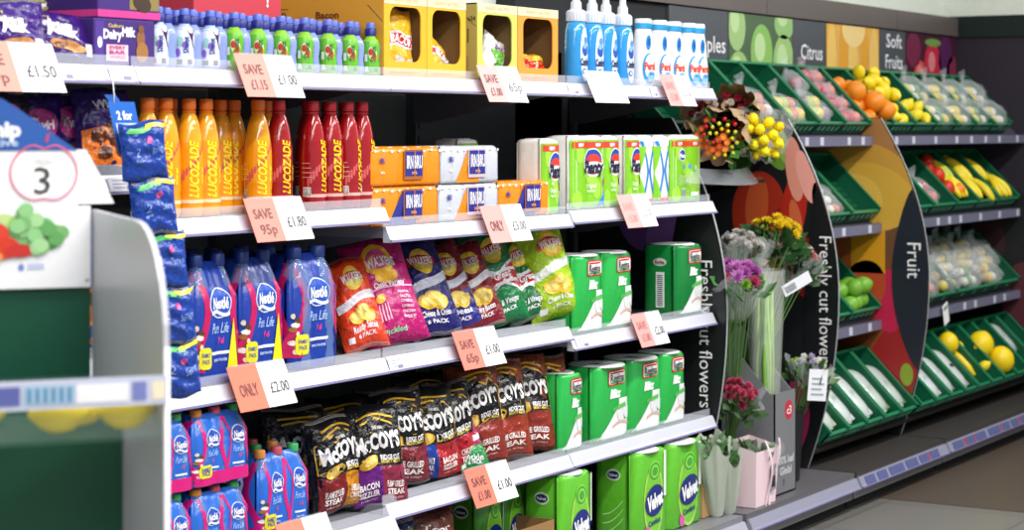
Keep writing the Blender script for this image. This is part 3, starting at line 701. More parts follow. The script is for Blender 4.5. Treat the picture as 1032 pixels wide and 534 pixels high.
# ---- fizzy drink can packs
def can_pack(x0, w, ztop, label, c1, c2, c3, bottle_side=False):
    t = thing('can_multipack', label, 'can pack', (x0 + w / 2, FY, ztop), 0, 'orange and silver drink can packs')
    H = .106; d = .132; n = 5
    CAN = [(.024,0),(.0315,.006),(.0315,.094),(.026,.103),(.0255,.106)]
    wd = w / n
    for i in range(n):
        mb = MB(); mb.lathe([(r * wd / .066, z) for r, z in CAN], 14, 'metal:c9ccd2'); mb.build('can', t, True, (-w/2 + wd * (i + .5), .034, .001))
    mb = MB(); wrap(mb, w, d, n, 2, [(.002, .001), (0, .01), (0, .092), (.005, .103), (.012, .1075)], 'film:' + c1, .0035, .012, d / 2); mb.build('film_wrap', t, True)
    Fr, Le = wrapF(w, d, n, 2, .0035, .012, lambda z: 0, d / 2)
    mb = MB()
    if c2: mb.patch([(-w * .28, .002), (w * .12, .002), (w * .26, .098), (-w * .06, .098)][::1], Fr, 'film:' + c2, e=.0022, rings=8)
    if c3: mb.rect(w * .27, w * .49, .002, .1, Fr, 'film:' + c3, e=.0022, n=5, m=3)
    mb.rect(-.022, .070, .016, .099, Fr, 'film:' + ('a8602c' if c1 != 'c4c8d2' else 'c8b8c0'), e=.005, n=6, m=4)
    mb.rect(-.017, .065, .026, .094, Fr, 'film:2a2f8c', e=.0058, n=8, m=4)
    mb.text('IRN BRU', .024, .065, .034, Fr, 'ink:f4f2fc', e=.0078, w=.076, bold=.025)
    mb.text('xtra', .024, .036, .01, Fr, 'ink:f0a040', e=.0078, w=.03)
    mb.text('BRU', -w * .36, .070, .014, Fr, 'ink:2a2f8c', e=.0045, w=.026, bold=.04); mb.text('330ml', -w * .36, .038, .007, Fr, 'ink:fff4e0', e=.004, w=.022)
    for k in range(9):
        mb.ell(-w * .46 + w * .92 * k / 8, .096 + .002 * math.sin(k * 2), .006, .004, Fr, 'film:fdf2e0', e=.003, n=8, rings=1)
    mb.build('print', t, True)
    return t
z = S(2, 3); OR = 'f08a14'; SI = 'c4c8d2'
can_pack(4.495, .325, z, 'orange and blue can pack at the lower left, next to the red bottles', OR, '2a338c', None)
can_pack(4.825, .315, z, 'silver and orange can pack in the middle of the bottom layer', SI, OR, None)
can_pack(5.145, .318, z, 'orange and blue can pack at the right end of the bottom layer', OR, '2a338c', None)
can_pack(4.490, .340, z + .108, 'orange can pack with barcode on its back, top layer left', OR, None, None)
can_pack(4.835, .305, z + .108, 'silver can pack with orange slash, top layer right', SI, OR, None)

# ---- roll packs
def roll_pack(name, x0, w, y, z, H, d, nx, ny, c1, art, label, group, side_white=False, top='e8e8ea'):
    t = thing(name, label, 'paper roll pack', (x0 + w / 2, y, z), 0, group)
    mb = MB(); cr = min(.03, w / nx * .3) if H < .24 else min(.034, w / nx * .3)
    wrap(mb, w, d, nx, ny, [(.004, .001), (0, .008), (0, H - .014), (.004, H - .004), (.012, H)], 'film:' + c1, .006, cr, d / 2); mb.build('film_wrap', t, True)
    Fr, Le = wrapF(w, d, nx, ny, .006, cr, lambda z: 0, d / 2)
    mb = MB(); art(mb, Fr, Le, w, d, H); mb.build('print', t, True)
    mb = MB()
    for i in range(nx):
        for j in range(ny):
            r = w / nx * .40; cx = -w/2 + w / nx * (i + .5); cy = d / ny * (j + .5)
            mb.lathe([(r, H - .004), (r, H + .0012), (r * .94, H + .0026), (r * .34, H + .0022), (r * .30, H - .002)], 16, 'paper:' + top, c=(cx, cy, 0))
    mb.build('roll_end', t, True)
    return t
def plenty(kind):
    def art(mb, F, L, w, d, H):
        g = 'film:86cc2c'
        if kind == 'wave':
            for s, c in ((-1, '2e8ad0'), (1, '2e8ad0')):
                mb.grid(lambda a, b: F(s * w * (.12 + .34 * abs(2 * b - 1) ** 1.3 ) - s * w * .12 * a, .012 + (H - .03) * b, .001), 4, 16, 'film:' + c)
            mb.grid(lambda a, b: F(-w * .48 + a * w * max(.02, .30 * abs(2 * b - 1)), .014 + (H - .05) * b, .0016), 3, 14, g)
            mb.grid(lambda a, b: F(w * .48 - a * w * max(.02, .30 * abs(2 * b - 1)), .014 + (H - .05) * b, .0016), 3, 14, g)
            mb.rect(-w * .4, w * .4, .012, .022, F, 'film:d83a30', e=.002, n=6, m=1)
            return
        mb.rect(-w * .485, w * .485, .008, H - .012, F, g, n=16, m=10)
        for k in range(6): mb.ell(-w * .35 + .7 * w * ((k * 37) % 10) / 10, .03 + (H - .07) * ((k * 53) % 10) / 10, w * .12, .03, F, 'film:a4dc48', e=.0016, n=14)
        mb.rect(-w * .46, w * .46, H - .038, H - .018, F, 'film:e04838', e=.0022, n=10, m=1)
        nb = 2 if w > .15 else 1
        for k in range(nb):
            mb.text('NEW', w * (-.26 + .5 * k) if nb == 2 else -w * .1, H - .028, .011, F, 'ink:ffffff', e=.003, w=.034, bold=.04)
        if kind == 'logo':
            c = .022 if w > .15 else 0.01; s = 1.2 if w > .15 else .75
            mb.ell(c, .148, .052 * s, .046, F, 'film:f0f6e0', e=.0024); mb.ell(c, .150, .046 * s, .040, F, 'film:2a4cb0', e=.0032); mb.ell(c, .143, .044 * s, .032, F, 'film:e84030', e=.004); 
            mb.ell(c, .134, .054 * s, .017, F, 'film:f4f4f4', e=.0048)
            mb.text('Plenty', c, .134, .036, F, 'ink:16183a', e=.006, w=.098 * s, bold=.05, shear=.15)
            mb.text('Original', c - .012, .075, .013, F, 'ink:f4fae8', e=.003, w=.05 * s); mb.text('kitchen', c - .012, .058, .009, F, 'ink:f4fae8', e=.003, w=.04 * s)
            mb.patch([(c + .02, .008), (w * .47, .008), (w * .47, .06)], F, 'film:2e8ad0', e=.003)
            mb.ell(w * .42, .085, .009, .014, F, 'film:d83a30', e=.0036)
        else:
            mb.ell(-w * .18, .165, .028, .022, F, 'film:f0f6e0', e=.0024); mb.ell(-w * .18, .165, .024, .018, F, 'film:3050b0', e=.0032); mb.text('Plenty', -w * .18, .163, .014, F, 'ink:ffffff', e=.0044, w=.046, bold=.04)
            for k, (x, y) in enumerate(((-.03, .125), (.02, .125), (.06, .12), (.03, .10))): mb.ell(x, y, .010, .009, F, 'film:5aa0d8' if k < 2 else 'film:c0e0a0', e=.0026, n=12)
            mb.rect(-w * .20, -w * .05, .02, .05, F, 'film:f4f4f4', e=.003, n=3, m=2)
            for k in range(6): mb.rect(-w * .19 + k * .0052, -w * .19 + .002 + k * .0052, .022, .048, F, 'ink:303030', e=.0045, n=1, m=1)
            mb.rect(w * .1, w * .35, .022, .036, F, 'film:f4f8ee', e=.003, n=3, m=2)
            for k in range(6): mb.rect(-w * .3, w * (.3 - .03 * k), .062 + k * .006, .0635 + k * .006, F, 'ink:dff0c0', e=.003, n=4, m=1)
    return art
z = S(2, 4); HK = .232; GPL = 'lime and white kitchen towel packs'
roll_pack('kitchen_roll_pack', 5.23, .11, 3.36, S(2, 3), HK, .112, 1, 1, 'f4f2ec', plenty('logo'), 'kitchen towel pack set back in the shade behind the cans', GPL)
roll_pack('kitchen_roll_pack', 5.405, .104, FY, S(2, 3), HK, .112, 1, 1, 'f4f2ec', plenty('logo'), 'kitchen towel pack just behind the right end of the drink cans', GPL)
roll_pack('kitchen_roll_pack', 5.575, .222, FY, z, HK, .112, 2, 1, 'f4f2ec', plenty('logo'), 'two-roll kitchen towel pack with its full blue and red oval showing', GPL)
roll_pack('kitchen_roll_pack', 5.800, .105, FY + .004, z, HK, .112, 1, 1, 'f4f2ec', plenty('logo'), 'narrow kitchen towel pack right of the one with the full oval', GPL)
roll_pack('kitchen_roll_pack', 5.945, .092, FY - .002, z, HK, .112, 1, 1, 'f4f2ec', plenty('logo'), 'kitchen towel pack with a wide white side above the pink card', GPL)
roll_pack('kitchen_roll_pack', 6.040, .108, FY, z, HK, .112, 1, 1, 'f6f6f8', plenty('wave'), 'white kitchen towel roll with crossing blue curves, left one', GPL)
roll_pack('kitchen_roll_pack', 6.150, .112, FY, z, HK, .112, 1, 1, 'f6f6f8', plenty('wave'), 'white kitchen towel roll with crossing blue curves, right one', GPL)
roll_pack('kitchen_roll_pack', 6.265, .235, FY, z, HK, .112, 2, 1, 'f4f2ec', plenty('back'), 'kitchen towel pack turned backwards with barcode at the shelf end', GPL)

def regina(side=False):
    def art(mb, F, L, w, d, H):
        # white wave to the right
        s = w / .19
        mb.grid(lambda a, b: F(w * .47 - a * w * (.92 - .62 * min(1, b * 1.2) ** .8), .010 + (H * .50) * b, .0014), 8, 14, 'film:eef0f0')
        for k in range(2):
            mb.grid(lambda a, b: F(-w * .02 + w * .46 * a, H * (.16 + .24 * k * .9) + .012 * math.sin(3 * a) + .010 * b, .0028), 8, 1, 'film:' + ('d8b8a8', '5ac05a')[k])
        mb.ell(w * .20, H * .36, w * .10, H * .12, F, 'film:e4e8e8', e=.003, rot=.2); mb.ell(w * .36, H * .38, w * .08, H * .12, F, 'film:dfe4e4', e=.0034, rot=.2)
        mb.grid(lambda a, b: F(w * .10 + w * .36 * a, H * (.40 + .03 * a) + .014 * b, .0044), 6, 1, 'film:64c060')
        mb.patch(rrect(w * .50, H * .21, .010, 3, w * .10, H * .83), F, 'film:c8342c', e=.0022)
        mb.patch(rrect(w * .46, H * .17, .008, 3, w * .10, H * .83), F, 'film:f2f0ee', e=.0032)
        mb.rect(-w * .10, w * .30, H * .885, H * .905, F, 'film:c8342c', e=.0042, n=5, m=1); mb.rect(-w * .10, w * .30, H * .755, H * .775, F, 'film:3a9a48', e=.0042, n=5, m=1)
        mb.text('Regina', w * .10, H * .83, .024, F, 'ink:26302a', e=.0048, w=w * .40, bold=.015)
        mb.text('Blitz', w * .06, H * .62, .026, F, 'ink:f6faf6', e=.003, w=w * .30, bold=.06, shear=.25)
        pass
        if side:
            mb.rect(-.015, .018, H * .12, H * .62, L, 'film:e8ece8', e=.0014, n=3, m=6)
            for k in range(16): mb.rect(-.010, .012, H * .15 + k * .0068, H * .15 + .003 + k * .0068, L, 'ink:303a30', e=.0026, n=1, m=1)
            mb.ell(.0, H * .76, .026, .014, L, 'film:d8d0cc', e=.0014); mb.text('Regina', 0, H * .76, .012, L, 'ink:303030', e=.0026, w=.036, bold=.03)
    return art
GR = 'green kitchen roll packs with red-framed badge'
G1 = '2bb04c'
z = S(3, 4)
roll_pack('kitchen_roll_pack', 5.605, .185, FY, z, .245, .125, 1, 1, G1, regina(), 'green kitchen roll pack beside the lime crisp bag on the third shelf', GR)
roll_pack('kitchen_roll_pack', 5.800, .188, FY, z, .245, .125, 1, 1, G1, regina(), 'green kitchen roll pack above the card on the third shelf, second one', GR)
roll_pack('kitchen_roll_pack', 6.320, .195, FY, z, .245, .150, 1, 1, '15803a', regina(True), 'green kitchen roll pack with barcode side, alone at the right end of the third shelf', GR)
z = S(4, 4)
roll_pack('kitchen_roll_pack', 5.514, .142, FY, z, .243, .125, 1, 1, G1, regina(), 'green kitchen roll pack beside the brown crisp bags on the fourth shelf', GR)
roll_pack('kitchen_roll_pack', 5.725, .235, FY, z, .243, .125, 1, 1, G1, regina(), 'wide green kitchen roll pack, second on the fourth shelf', GR)
roll_pack('kitchen_roll_pack', 5.965, .228, FY, z, .243, .125, 1, 1, G1, regina(), 'green kitchen roll pack, third on the fourth shelf', GR)
roll_pack('kitchen_roll_pack', 6.198, .180, FY, z, .243, .125, 1, 1, G1, regina(), 'green kitchen roll pack at the right end of the fourth shelf', GR)

def velvet(mb, F, L, w, d, H):
    mb.ell(w * .05, H * .42, w * .30, H * .42, F, 'film:b4e060', e=.0014); mb.ell(w * .05, H * .42, w * .26, H * .38, F, 'film:7acc38', e=.002)
    mb.ell(w * .06, H * .76, w * .18, H * .12, F, 'film:8ad84c', e=.0026)
    for k in range(3):
        a = .16 - .04 * k
        mb.ell(w * .06, H * .76, w * a, H * (.10 - .025 * k), F, 'film:' + ('48a838', '90dc54')[k % 2], e=.0034 + k * .0006)
    mb.ell(w * .06, H * .43, w * .29, H * .175, F, 'film:1c2a7c', e=.004, rot=.18)
    mb.text('Velvet', w * .06, H * .43, .045, F, 'ink:ffffff', e=.0056, w=w * .48, bold=.05, rot=.18, shear=.1)
    mb.text('Comfort', w * .05, H * .19, .018, F, 'ink:1c3a6c', e=.004, w=w * .36, bold=.03, rot=.1)
    mb.ell(-w * .16, H * .09, w * .07, H * .07, F, 'film:e058b0', e=.0038)
    mb.rect(w * .34, w * .49, H * .45, H * .97, F, 'film:e8f2e0', e=.0044, n=4, m=6)
    mb.ell(.0, H * .76, .026, .020, L, 'film:d4ecc0', e=.002); mb.ell(0, H * .76, .022, .013, L, 'film:1c2a5c', e=.003); mb.text('Velvet', 0, H * .76, .010, L, 'ink:e8f0ff', e=.0042, w=.034)
    for k in range(3): mb.grid(lambda a, b: L(-.04 + .075 * a, H * (.1 + .1 * k) + .05 * a * a + .004 * b, .002), 6, 1, 'film:c0e890')
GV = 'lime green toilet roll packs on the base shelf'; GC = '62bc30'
roll_pack('toilet_roll_pack', 5.41, .195, 3.11, .152, .285, .15, 1, 1, GC, velvet, 'lime toilet roll pack left of the dark gap, beside the cardboard tray', GV)
roll_pack('toilet_roll_pack', 5.88, .235, 3.11, .152, .29, .16, 1, 1, GC, velvet, 'lime toilet roll pack with a wide left side, middle one', GV)
roll_pack('toilet_roll_pack', 6.125, .255, 3.11, .152, .285, .16, 1, 1, GC, velvet, 'lime toilet roll pack at the right end beside the flower base', GV)
for i, x in enumerate((5.02, 5.20)):
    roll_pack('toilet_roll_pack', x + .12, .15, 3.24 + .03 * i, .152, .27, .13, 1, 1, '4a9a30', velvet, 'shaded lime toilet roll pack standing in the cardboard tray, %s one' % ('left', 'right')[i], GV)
# cardboard tray in front of them, bags next to it
mb = MB(); T = .004
mb.box(0, .42, 0, T, 0, .16, 'paper:9a7446'); mb.box(0, .42, .30, .304, 0, .16, 'paper:9a7446'); mb.box(0, T, 0, .30, 0, .16, 'paper:8a683e'); mb.box(.416, .42, 0, .30, 0, .16, 'paper:8a683e'); mb.box(0, .42, 0, .30, 0, T, 'paper:8a683e')
tag(mb.build('cardboard_tray', loc=(4.975, 3.13, .152)), 'brown cardboard tray low on the base shelf holding toilet rolls', 'tray')
def plain_art(txt, c2):
    def art(mb, F, w, h):
        mb.rect(-w * .4, w * .4, h * .70, h * .9, F, 'crisp:' + c2, e=.0014, n=8, m=4); mb.text(txt, 0, h * .8, .02, F, 'ink:e8e4e0', e=.003, w=w * .6)
        for k in range(3): mb.text('crunchy', 0, h * (.5 - .1 * k), .012, F, 'ink:c8ccd8', e=.002, w=w * .4)
    return art
bag('snack_bag', .19, .27, .045, '1e2c50', plain_art('Bites', '5a6a28'), 'dark blue snack bag low on the base shelf, left of the brown bag', 'snack bag', (4.62, 3.20, .156), -.4, .1, 'snack bags on the base shelf', 3)
bag('snack_bag', .17, .27, .045, '5a2c20', plain_art('Tear', '6a3424'), 'brown snack bag marked Tear beside the cardboard tray', 'snack bag', (4.83, 3.20, .156), -.4, .1, 'snack bags on the base shelf', 4)

# ---- blue softener and white bottles at the end of the top shelf
def softener(label, loc, rz):
    t = thing('softener_bottle', label, 'bottle', loc, rz, 'blue softener bottles')
    P = [(.030,0),(.040,.004),(.042,.02),(.041,.12),(.039,.17),(.033,.195),(.022,.205)]
    mb = MB(); mb.lathe(P, 24, 'liquid:2f9ae0', sx=1.0, sy=.85); mb.build('body', t, True)
    F0 = cylF(interp(P), -.1); F = lambda u, v, e: Vector((F0(u, v, e).x, F0(u, v, e).y * .87, v))
    mb = MB(); mb.ell(0, .095, .021, .085, F, 'film:dcecfa', n=28, rings=5)
    mb.ell(0, .11, .014, .02, F, 'film:2a58b4', e=.0018); mb.ell(.004, .14, .01, .012, F, 'film:5a94e0', e=.0018); mb.ell(-.003, .122, .008, .009, F, 'film:8ab8ec', e=.0026)
    mb.text('Comfort', .0, .072, .022, F, 'ink:1a2c5c', e=.003, w=.040, bold=.05); mb.ell(-.004, .042, .010, .009, F, 'film:2a4ca0', e=.002); mb.ell(-.004, .042, .006, .005, F, 'film:e8f0fc', e=.003)
    mb.build('label', t, True)
    mb = MB(); mb.lathe([(.024,.200),(.030,.202),(.031,.232),(.028,.236),(.018,.240),(.017,.262),(.012,.268),(.010,.290),(.001,.291)], 20, 'plastic:dfe6f2')
    for i in range(20):
        a = 2 * PI * i / 20; mb.box(.0305 * math.cos(a) - .0012, .0305 * math.cos(a) + .0012, .0305 * math.sin(a) - .0012, .0305 * math.sin(a) + .0012, .204, .230, 'plastic:cbd6ea')
    mb.build('cap', t, 2); return t
s0 = softener('blue softener bottle next to the orange crisp carton', (PX(574, 3.22) + .045, 3.222, S(1, 4)), 0)
for i, (px, l) in enumerate(((592, 'blue softener bottle, second from the orange carton'), (606, 'blue softener bottle, third from the orange carton'), (623, 'blue softener bottle beside the white bottles'))):
    dup(s0, l, (PX(px, 3.22) + .035, 3.222, S(1, 4)), [-.1, .1, -.05][i])
def persil(label, loc, rz):
    t = thing('detergent_bottle', label, 'bottle', loc, rz, 'white detergent bottles with a blue neck band')
    P = [(.034,0),(.044,.005),(.046,.03),(.045,.09),(.041,.13),(.036,.17),(.032,.196)]
    mb = MB(); mb.lathe(P, 24, 'gloss:f2f4f8', sy=.75); mb.build('body', t, True)
    F0 = cylF(interp(P), -.2); F = lambda u, v, e: Vector((F0(u, v, e).x, F0(u, v, e).y * .77, v))
    mb = MB(); mb.ell(0, .15, .012, .026, F, 'film:2a86cc', rot=-.15); mb.ell(.001, .152, .006, .015, F, 'film:1a5aa8', e=.002, rot=-.15)
    mb.ell(0, .062, .030, .052, F, 'film:3a9ad8', n=28, rings=4); mb.ell(.004, .066, .025, .044, F, 'film:e8f2fa', e=.002, n=28, rings=4); mb.ell(.008, .035, .020, .018, F, 'film:88c4ea', e=.003, rot=.4)
    mb.text('Persil', .004, .070, .024, F, 'ink:e8482c', e=.0034, w=.052, bold=.05)
    mb.text('bio', .008, .045, .01, F, 'ink:1c64b0', e=.004, w=.02); mb.build('label', t, True)
    mb = MB(); mb.lathe([(.0325,.196),(.0335,.197),(.0330,.215)], 20, 'plastic:2a9ed8', sy=.8, cap=False); mb.lathe([(.033,.215),(.0325,.226),(.030,.230),(.001,.231)], 20, 'plastic:f4f6fa', sy=.8); mb.build('cap', t, 2); return t
p0 = persil('white detergent bottle beside the blue softener', (PX(645, 3.21) + .03, 3.214, S(1, 4)), -.15)
for i, (px, l) in enumerate(((660.5, 'white detergent bottle, second from the blue ones'), (675, 'white detergent bottle, third from the blue ones'), (690, 'white detergent bottle, fourth from the blue ones'), (699, 'white detergent bottle at the very end of the top shelf'))):
    dup(p0, l, (PX(px, 3.21) + .035, 3.214 + (.0 if i < 3 else .0), S(1, 4)), -.1)

# ---- chocolate at the top left
PU = '3a1a72'
def choc_art(txt='Dairy Milk', bar='e8a070'):
    def art(mb, F, w, h):
        mb.text('Cadbury', -w * .1, h * .80, .012, F, 'ink:d8c070', e=.002, w=w * .25, bold=.02, rot=-.1)
        mb.text('Dairy', -w * .12, h * .63, .03, F, 'ink:f4eef8', e=.0026, w=w * .36, bold=.05, rot=-.12); mb.text('Milk', w * .12, h * .52, .03, F, 'ink:f4eef8', e=.0026, w=w * .28, bold=.05, rot=-.12)
        mb.ell(w * .15, h * .24, w * .17, h * .08, F, 'crisp:d89a58', e=.0018, rot=-.1); mb.ell(w * .06, h * .22, w * .08, h * .06, F, 'crisp:7a4420', e=.0026, rot=.2)
        mb.rect(w * .3, w * .42, h * .1, h * .3, F, 'film:e8e4f0', e=.002, n=3, m=3)
    return art
z = S(1, 1)
GX = 'purple chocolate on the top left shelf'
bag('chocolate_bag', .30, .125, .035, PU, choc_art(), 'purple chocolate bag leaning between the boxes, name in white script', 'chocolate bag', (PX(50, 3.22), 3.222, z + .003), -.25, .45, GX, 2)
bag('chocolate_bag', .27, .14, .035, '40207a', choc_art(), 'purple chocolate bag at the left frame edge behind the £1.50 card', 'chocolate bag', (PX(2, 3.22), 3.225, z + .003), -.2, .3, GX, 5)
def choc_box(x0, w, H, d, y, z, label, art=0):
    t = thing('chocolate_box', label, 'chocolate box', (x0, y, z), 0, GX)
    mb = MB(); mb.box(0, w, 0, d, 0, H, 'paper:' + PU); mb.build('box', t, bevel=.003)
    mb = MB(); F = FRONT(0); L = LEFT(0)
    if art == 1:
        mb.text('Cadbury', w * .35, H * .86, .008, F, 'ink:d8c070', w=.05, bold=.02); mb.text('Dairy', w * .30, H * .68, .02, F, 'ink:f4eef8', w=w * .30, bold=.05); mb.text('Milk', w * .56, H * .74, .02, F, 'ink:f4eef8', w=w * .22, bold=.05)
        mb.rect(w * .20, w * .55, H * .12, H * .46, F, 'paper:f0c8dc', n=1, m=1); 
        for k in range(3): mb.text(('EVERY', 'BAR', 'WINS')[k], w * .375, H * (.40 - .1 * k), .008, F, 'ink:b02868', e=.002, w=w * .26)
        mb.ell(w * .76, H * .60, w * .07, H * .2, F, 'paper:8a5a30', e=.001); mb.ell(w * .78, H * .32, w * .10, H * .22, F, 'paper:a06c34', e=.0016); mb.ell(w * .76, H * .82, w * .05, H * .08, F, 'paper:7a4a28', e=.002)
        mb.rect(w * .02, w * .16, 0.006, H - .006, F, 'paper:4a2c8c', n=1, m=1); mb.ell(w * .09, H * .5, w * .04, H * .12, F, 'paper:e8e0f0', e=.002)
    elif art == 2:
        mb.rect(0, w, H * .02, H * .10, F, 'paper:d8388c', n=1, m=1); mb.rect(-d, 0, H * .02, H * .10, L, 'paper:d8388c', n=1, m=1)
        mb.rect(w * .5, w * .98, H * .12, H * .95, F, 'paper:8a7840', n=1, m=1); mb.ell(w * .7, H * .2, w * .15, H * .1, F, 'paper:3a2818', e=.002, rot=-.3)
    else:
        mb.rect(w * .2, w * .6, H * .5, H * .9, F, 'paper:e05a2c', n=1, m=1); mb.text('40% EXTRA', w * .4, H * .7, .01, F, 'ink:ffffff', e=.002, w=w * .34); mb.rect(0, w, 0.0, H * .1, F, 'paper:d8388c', n=1, m=1)
        mb.ell(w * .8, H * .55, w * .16, H * .2, F, 'paper:8a4a20', e=.0016)
    mb.build('print', t); return t
choc_box(PX(96, 3.175), .205, .108, .20, 3.18, z, 'purple chocolate box with pink panel and brown figure, next to the juice', 1)
choc_box(PX(60, 3.26), .30, .115, .20, 3.40, z, 'tall purple carton standing behind the chocolate bag', 3)
choc_box(PX(95, 3.2), .21, .20, .19, 3.19, z + .1085, 'large purple box with a pink stripe on top of the printed chocolate box', 2)
choc_box(PX(-14, 3.2) + .05, .21, .14, .19, 3.30, z, 'purple box with orange flash behind the leftmost chocolate bag', 0)
bag('chocolate_bag', .14, .055, .018, 'a09a50', choc_art(), 'small khaki pouch wedged below the pink striped box', 'chocolate bag', (PX(52, 3.36), 3.352, z + .118), -.2, .2, GX, 7)
# purple sweets hanging in the shade below
def sweets_art(mb, F, w, h):
    mb.ell(0, h * .62, w * .32, h * .2, F, 'crisp:c83a8c', e=.0016); mb.text('Twirl', 0, h * .62, .02, F, 'ink:f8e8f4', e=.003, w=w * .45, bold=.05)
    mb.rect(-w * .45, w * .45, h * .1, h * .16, F, 'crisp:5a3a9c', e=.0014, n=6, m=2)
    mb.ell(w * .1, h * .3, w * .2, h * .1, F, 'crisp:7a4a24', e=.002)
z = S(2, 1)
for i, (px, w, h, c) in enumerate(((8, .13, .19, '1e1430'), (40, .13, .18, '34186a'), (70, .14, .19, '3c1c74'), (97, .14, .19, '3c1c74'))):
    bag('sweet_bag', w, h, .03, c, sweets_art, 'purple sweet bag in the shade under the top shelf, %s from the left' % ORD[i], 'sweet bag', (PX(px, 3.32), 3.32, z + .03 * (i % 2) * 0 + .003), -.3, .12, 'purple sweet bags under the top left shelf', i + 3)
def orange_art(mb, F, w, h):
    mb.rect(-w * .45, w * .45, h * .06, h * .5, F, 'crisp:e8761c', e=.0014, n=8, m=6)
    for a, b in ((-.2, .4), (.1, .5), (.2, .25), (-.1, .2), (.0, .35)): mb.ell(w * a, h * b, w * .13, h * .08, F, 'crisp:5a2c14', e=.003)
    mb.text('Wispa', 0, h * .76, .02, F, 'ink:f0e8f8', e=.003, w=w * .5, bold=.04)
bag('sweet_bag', .15, .20, .035, '2e1660', orange_art, 'purple sweet bag with an orange lower half, nearest the hanging strip', 'sweet bag', (PX(106, 3.24), 3.235, z + .003), -.35, .2, 'purple sweet bags under the top left shelf', 2)
bag('sweet_bag', .16, .185, .035, '202a78', sweets_art, 'blue sweet bag peeping out under the second shelf at left', 'sweet bag', (PX(103, 3.24), 3.235, 1.354 - .04 - .185), -.3, .1, 'purple sweet bags under the top left shelf', 4) if 0 else None
bag('sweet_bag', .18, .30, .04, '2240a0', orange_art, 'blue sweet bag with orange lettering area below the white edge label', 'sweet bag', (PX(105, 3.24), 3.24, S(3, 1) + .003), -.3, .05, 'purple sweet bags under the top left shelf', 6)

# ---- hanging clip strip of snack packs
t = thing('hanging_strip', 'blue hanging strip header reading 2 for, hooked on the top shelf edge', 'hanging strip', (PX(114, 3.07), 3.075, 1.575))
cp = [Vector(p) for p in ((0, 0, 0), (.02, 0, -.02), (.085, 0, -.14), (.14, 0, -.30), (.17, 0, -.5), (.175, 0, -.75))]
mb = MB(); mb.grid(lambda a, b: (lambda i, f: cp[i].lerp(cp[i + 1], f) + Vector((.018 * (a - .5) * 2, .004, 0)))(min(4, int(b * 5)), b * 5 - min(4, int(b * 5))), 2, 20, 'plastic:2a62b8')
mb.build('strip', t)
mb = MB(); Fh = lambda u, v, e: Vector((u - v * .30 - .005, -.004 - e, v))
mb.grid(lambda a, b: Fh(-.015 + .085 * a, -.13 + .115 * b, 0), 2, 2, 'film:2a6cc8'); mb.rect(-.005, .062, -.112, -.062, Fh, 'film:cfe4f8', n=2, m=2)
mb.text('2 for', .028, -.045, .018, Fh, 'ink:ffffff', w=.05, bold=.04); mb.text('FRESH', .028, -.087, .024, Fh, 'ink:2a6cc8', e=.002, w=.055, bold=.03)
mb.build('header_card', t)
mb = MB(); mb.tube([(0, .02, .035), (0, -.004, .03), (.002, -.006, 0), (.004, -.004, -.02)], .0015, 'plastic:e8ecf4'); mb.build('hook', t, True)
def cheese_art(mb, F, w, h):
    mb.rect(-w * .40, w * .1, h * .84, h * .93, F, 'film:3cb44a', e=.0016, n=5, m=2, sk=.01); mb.rect(-w * .05, w * .44, h * .88, h * .95, F, 'film:f0dc30', e=.0026, n=5, m=2, sk=.01)
    mb.text('2', -w * .22, h * .52, .020, F, 'ink:a8c0f0', e=.002, bold=-.01); mb.text('minis', -w * .2, h * .38, .007, F, 'ink:8aa8e0', e=.002)
    mb.text('Strings', w * .22, h * .50, .015, F, 'ink:9ab8f0', e=.002, w=w * .30, bold=0, rot=.2); mb.ell(w * .05, h * .68, .008, .008, F, 'film:e05a9c', e=.002)
for i, (px, py) in enumerate(((147, 152), (157, 208), (168, 262), (176, 318), (181, 372))):
    Y = 3.035 - .004 * (i % 2); xx = PX(px, Y); zc = PZ(px, py, Y)
    bag('snack_pouch', .120, .128, .022, '17409c', cheese_art, 'blue snack pouch on the hanging strip, %s from the top' % ORD[i], 'snack pouch', (xx, Y, zc - .064), -.30, 0, 'blue snack pouches on the hanging strip', i, roll=-.10)

# ---- crisp packets seen through the carton windows
def red_packet(mb, F, w, h):
    mb.rect(-w * .46, w * .46, h * .40, h * .62, F, 'crisp:e8e4e0', e=.0014, n=10, m=4); mb.rect(-w * .46, w * .46, h * .44, h * .58, F, 'crisp:c82430', e=.0024, n=10, m=3)
    mb.text('BACON', 0, h * .51, .02, F, 'ink:f8f4f0', e=.0036, w=w * .7, bold=.05); mb.rect(-w * .2, w * .44, h * .06, h * .26, F, 'crisp:d8d4cc', e=.0014, n=5, m=4)
def white_packet(mb, F, w, h):
    mb.ell(0, h * .55, w * .3, h * .16, F, 'crisp:6ab83c', e=.0014); mb.ell(w * .1, h * .30, w * .2, h * .12, F, 'crisp:58a038', e=.002); mb.text('SALT', 0, h * .72, .016, F, 'ink:8a3aa0', e=.002, w=w * .4, bold=.04)
def orange_packet(mb, F, w, h):
    mb.rect(-w * .46, w * .46, h * .35, h * .7, F, 'crisp:c82818', e=.0014, n=8, m=4); mb.text('6', 0, h * .5, .03, F, 'ink:f8f0e8', e=.003); mb.ell(w * .1, h * .8, w * .2, h * .1, F, 'crisp:f0d040', e=.002)
zc_ = S(1, 3) + .006; GK2 = 'crisp packets inside the cartons'
bag('crisp_packet', .12, .19, .022, 'f0b428', red_packet, 'yellow crisp packet standing tall in the left yellow carton window', 'crisp packet', (4.668, 3.212, zc_), -.2, .15, GK2, 3, .10)
bag('crisp_packet', .12, .12, .022, 'f0b428', red_packet, 'yellow crisp packet slumped low in the right yellow carton window', 'crisp packet', (4.875, 3.212, zc_), .1, .35, GK2, 4, .45)
bag('crisp_packet', .11, .14, .022, 'e8e8e4', white_packet, 'white and green crisp packet in the yellow-green carton', 'crisp packet', (5.15, 3.212, zc_), -.1, .2, GK2, 5, .45)
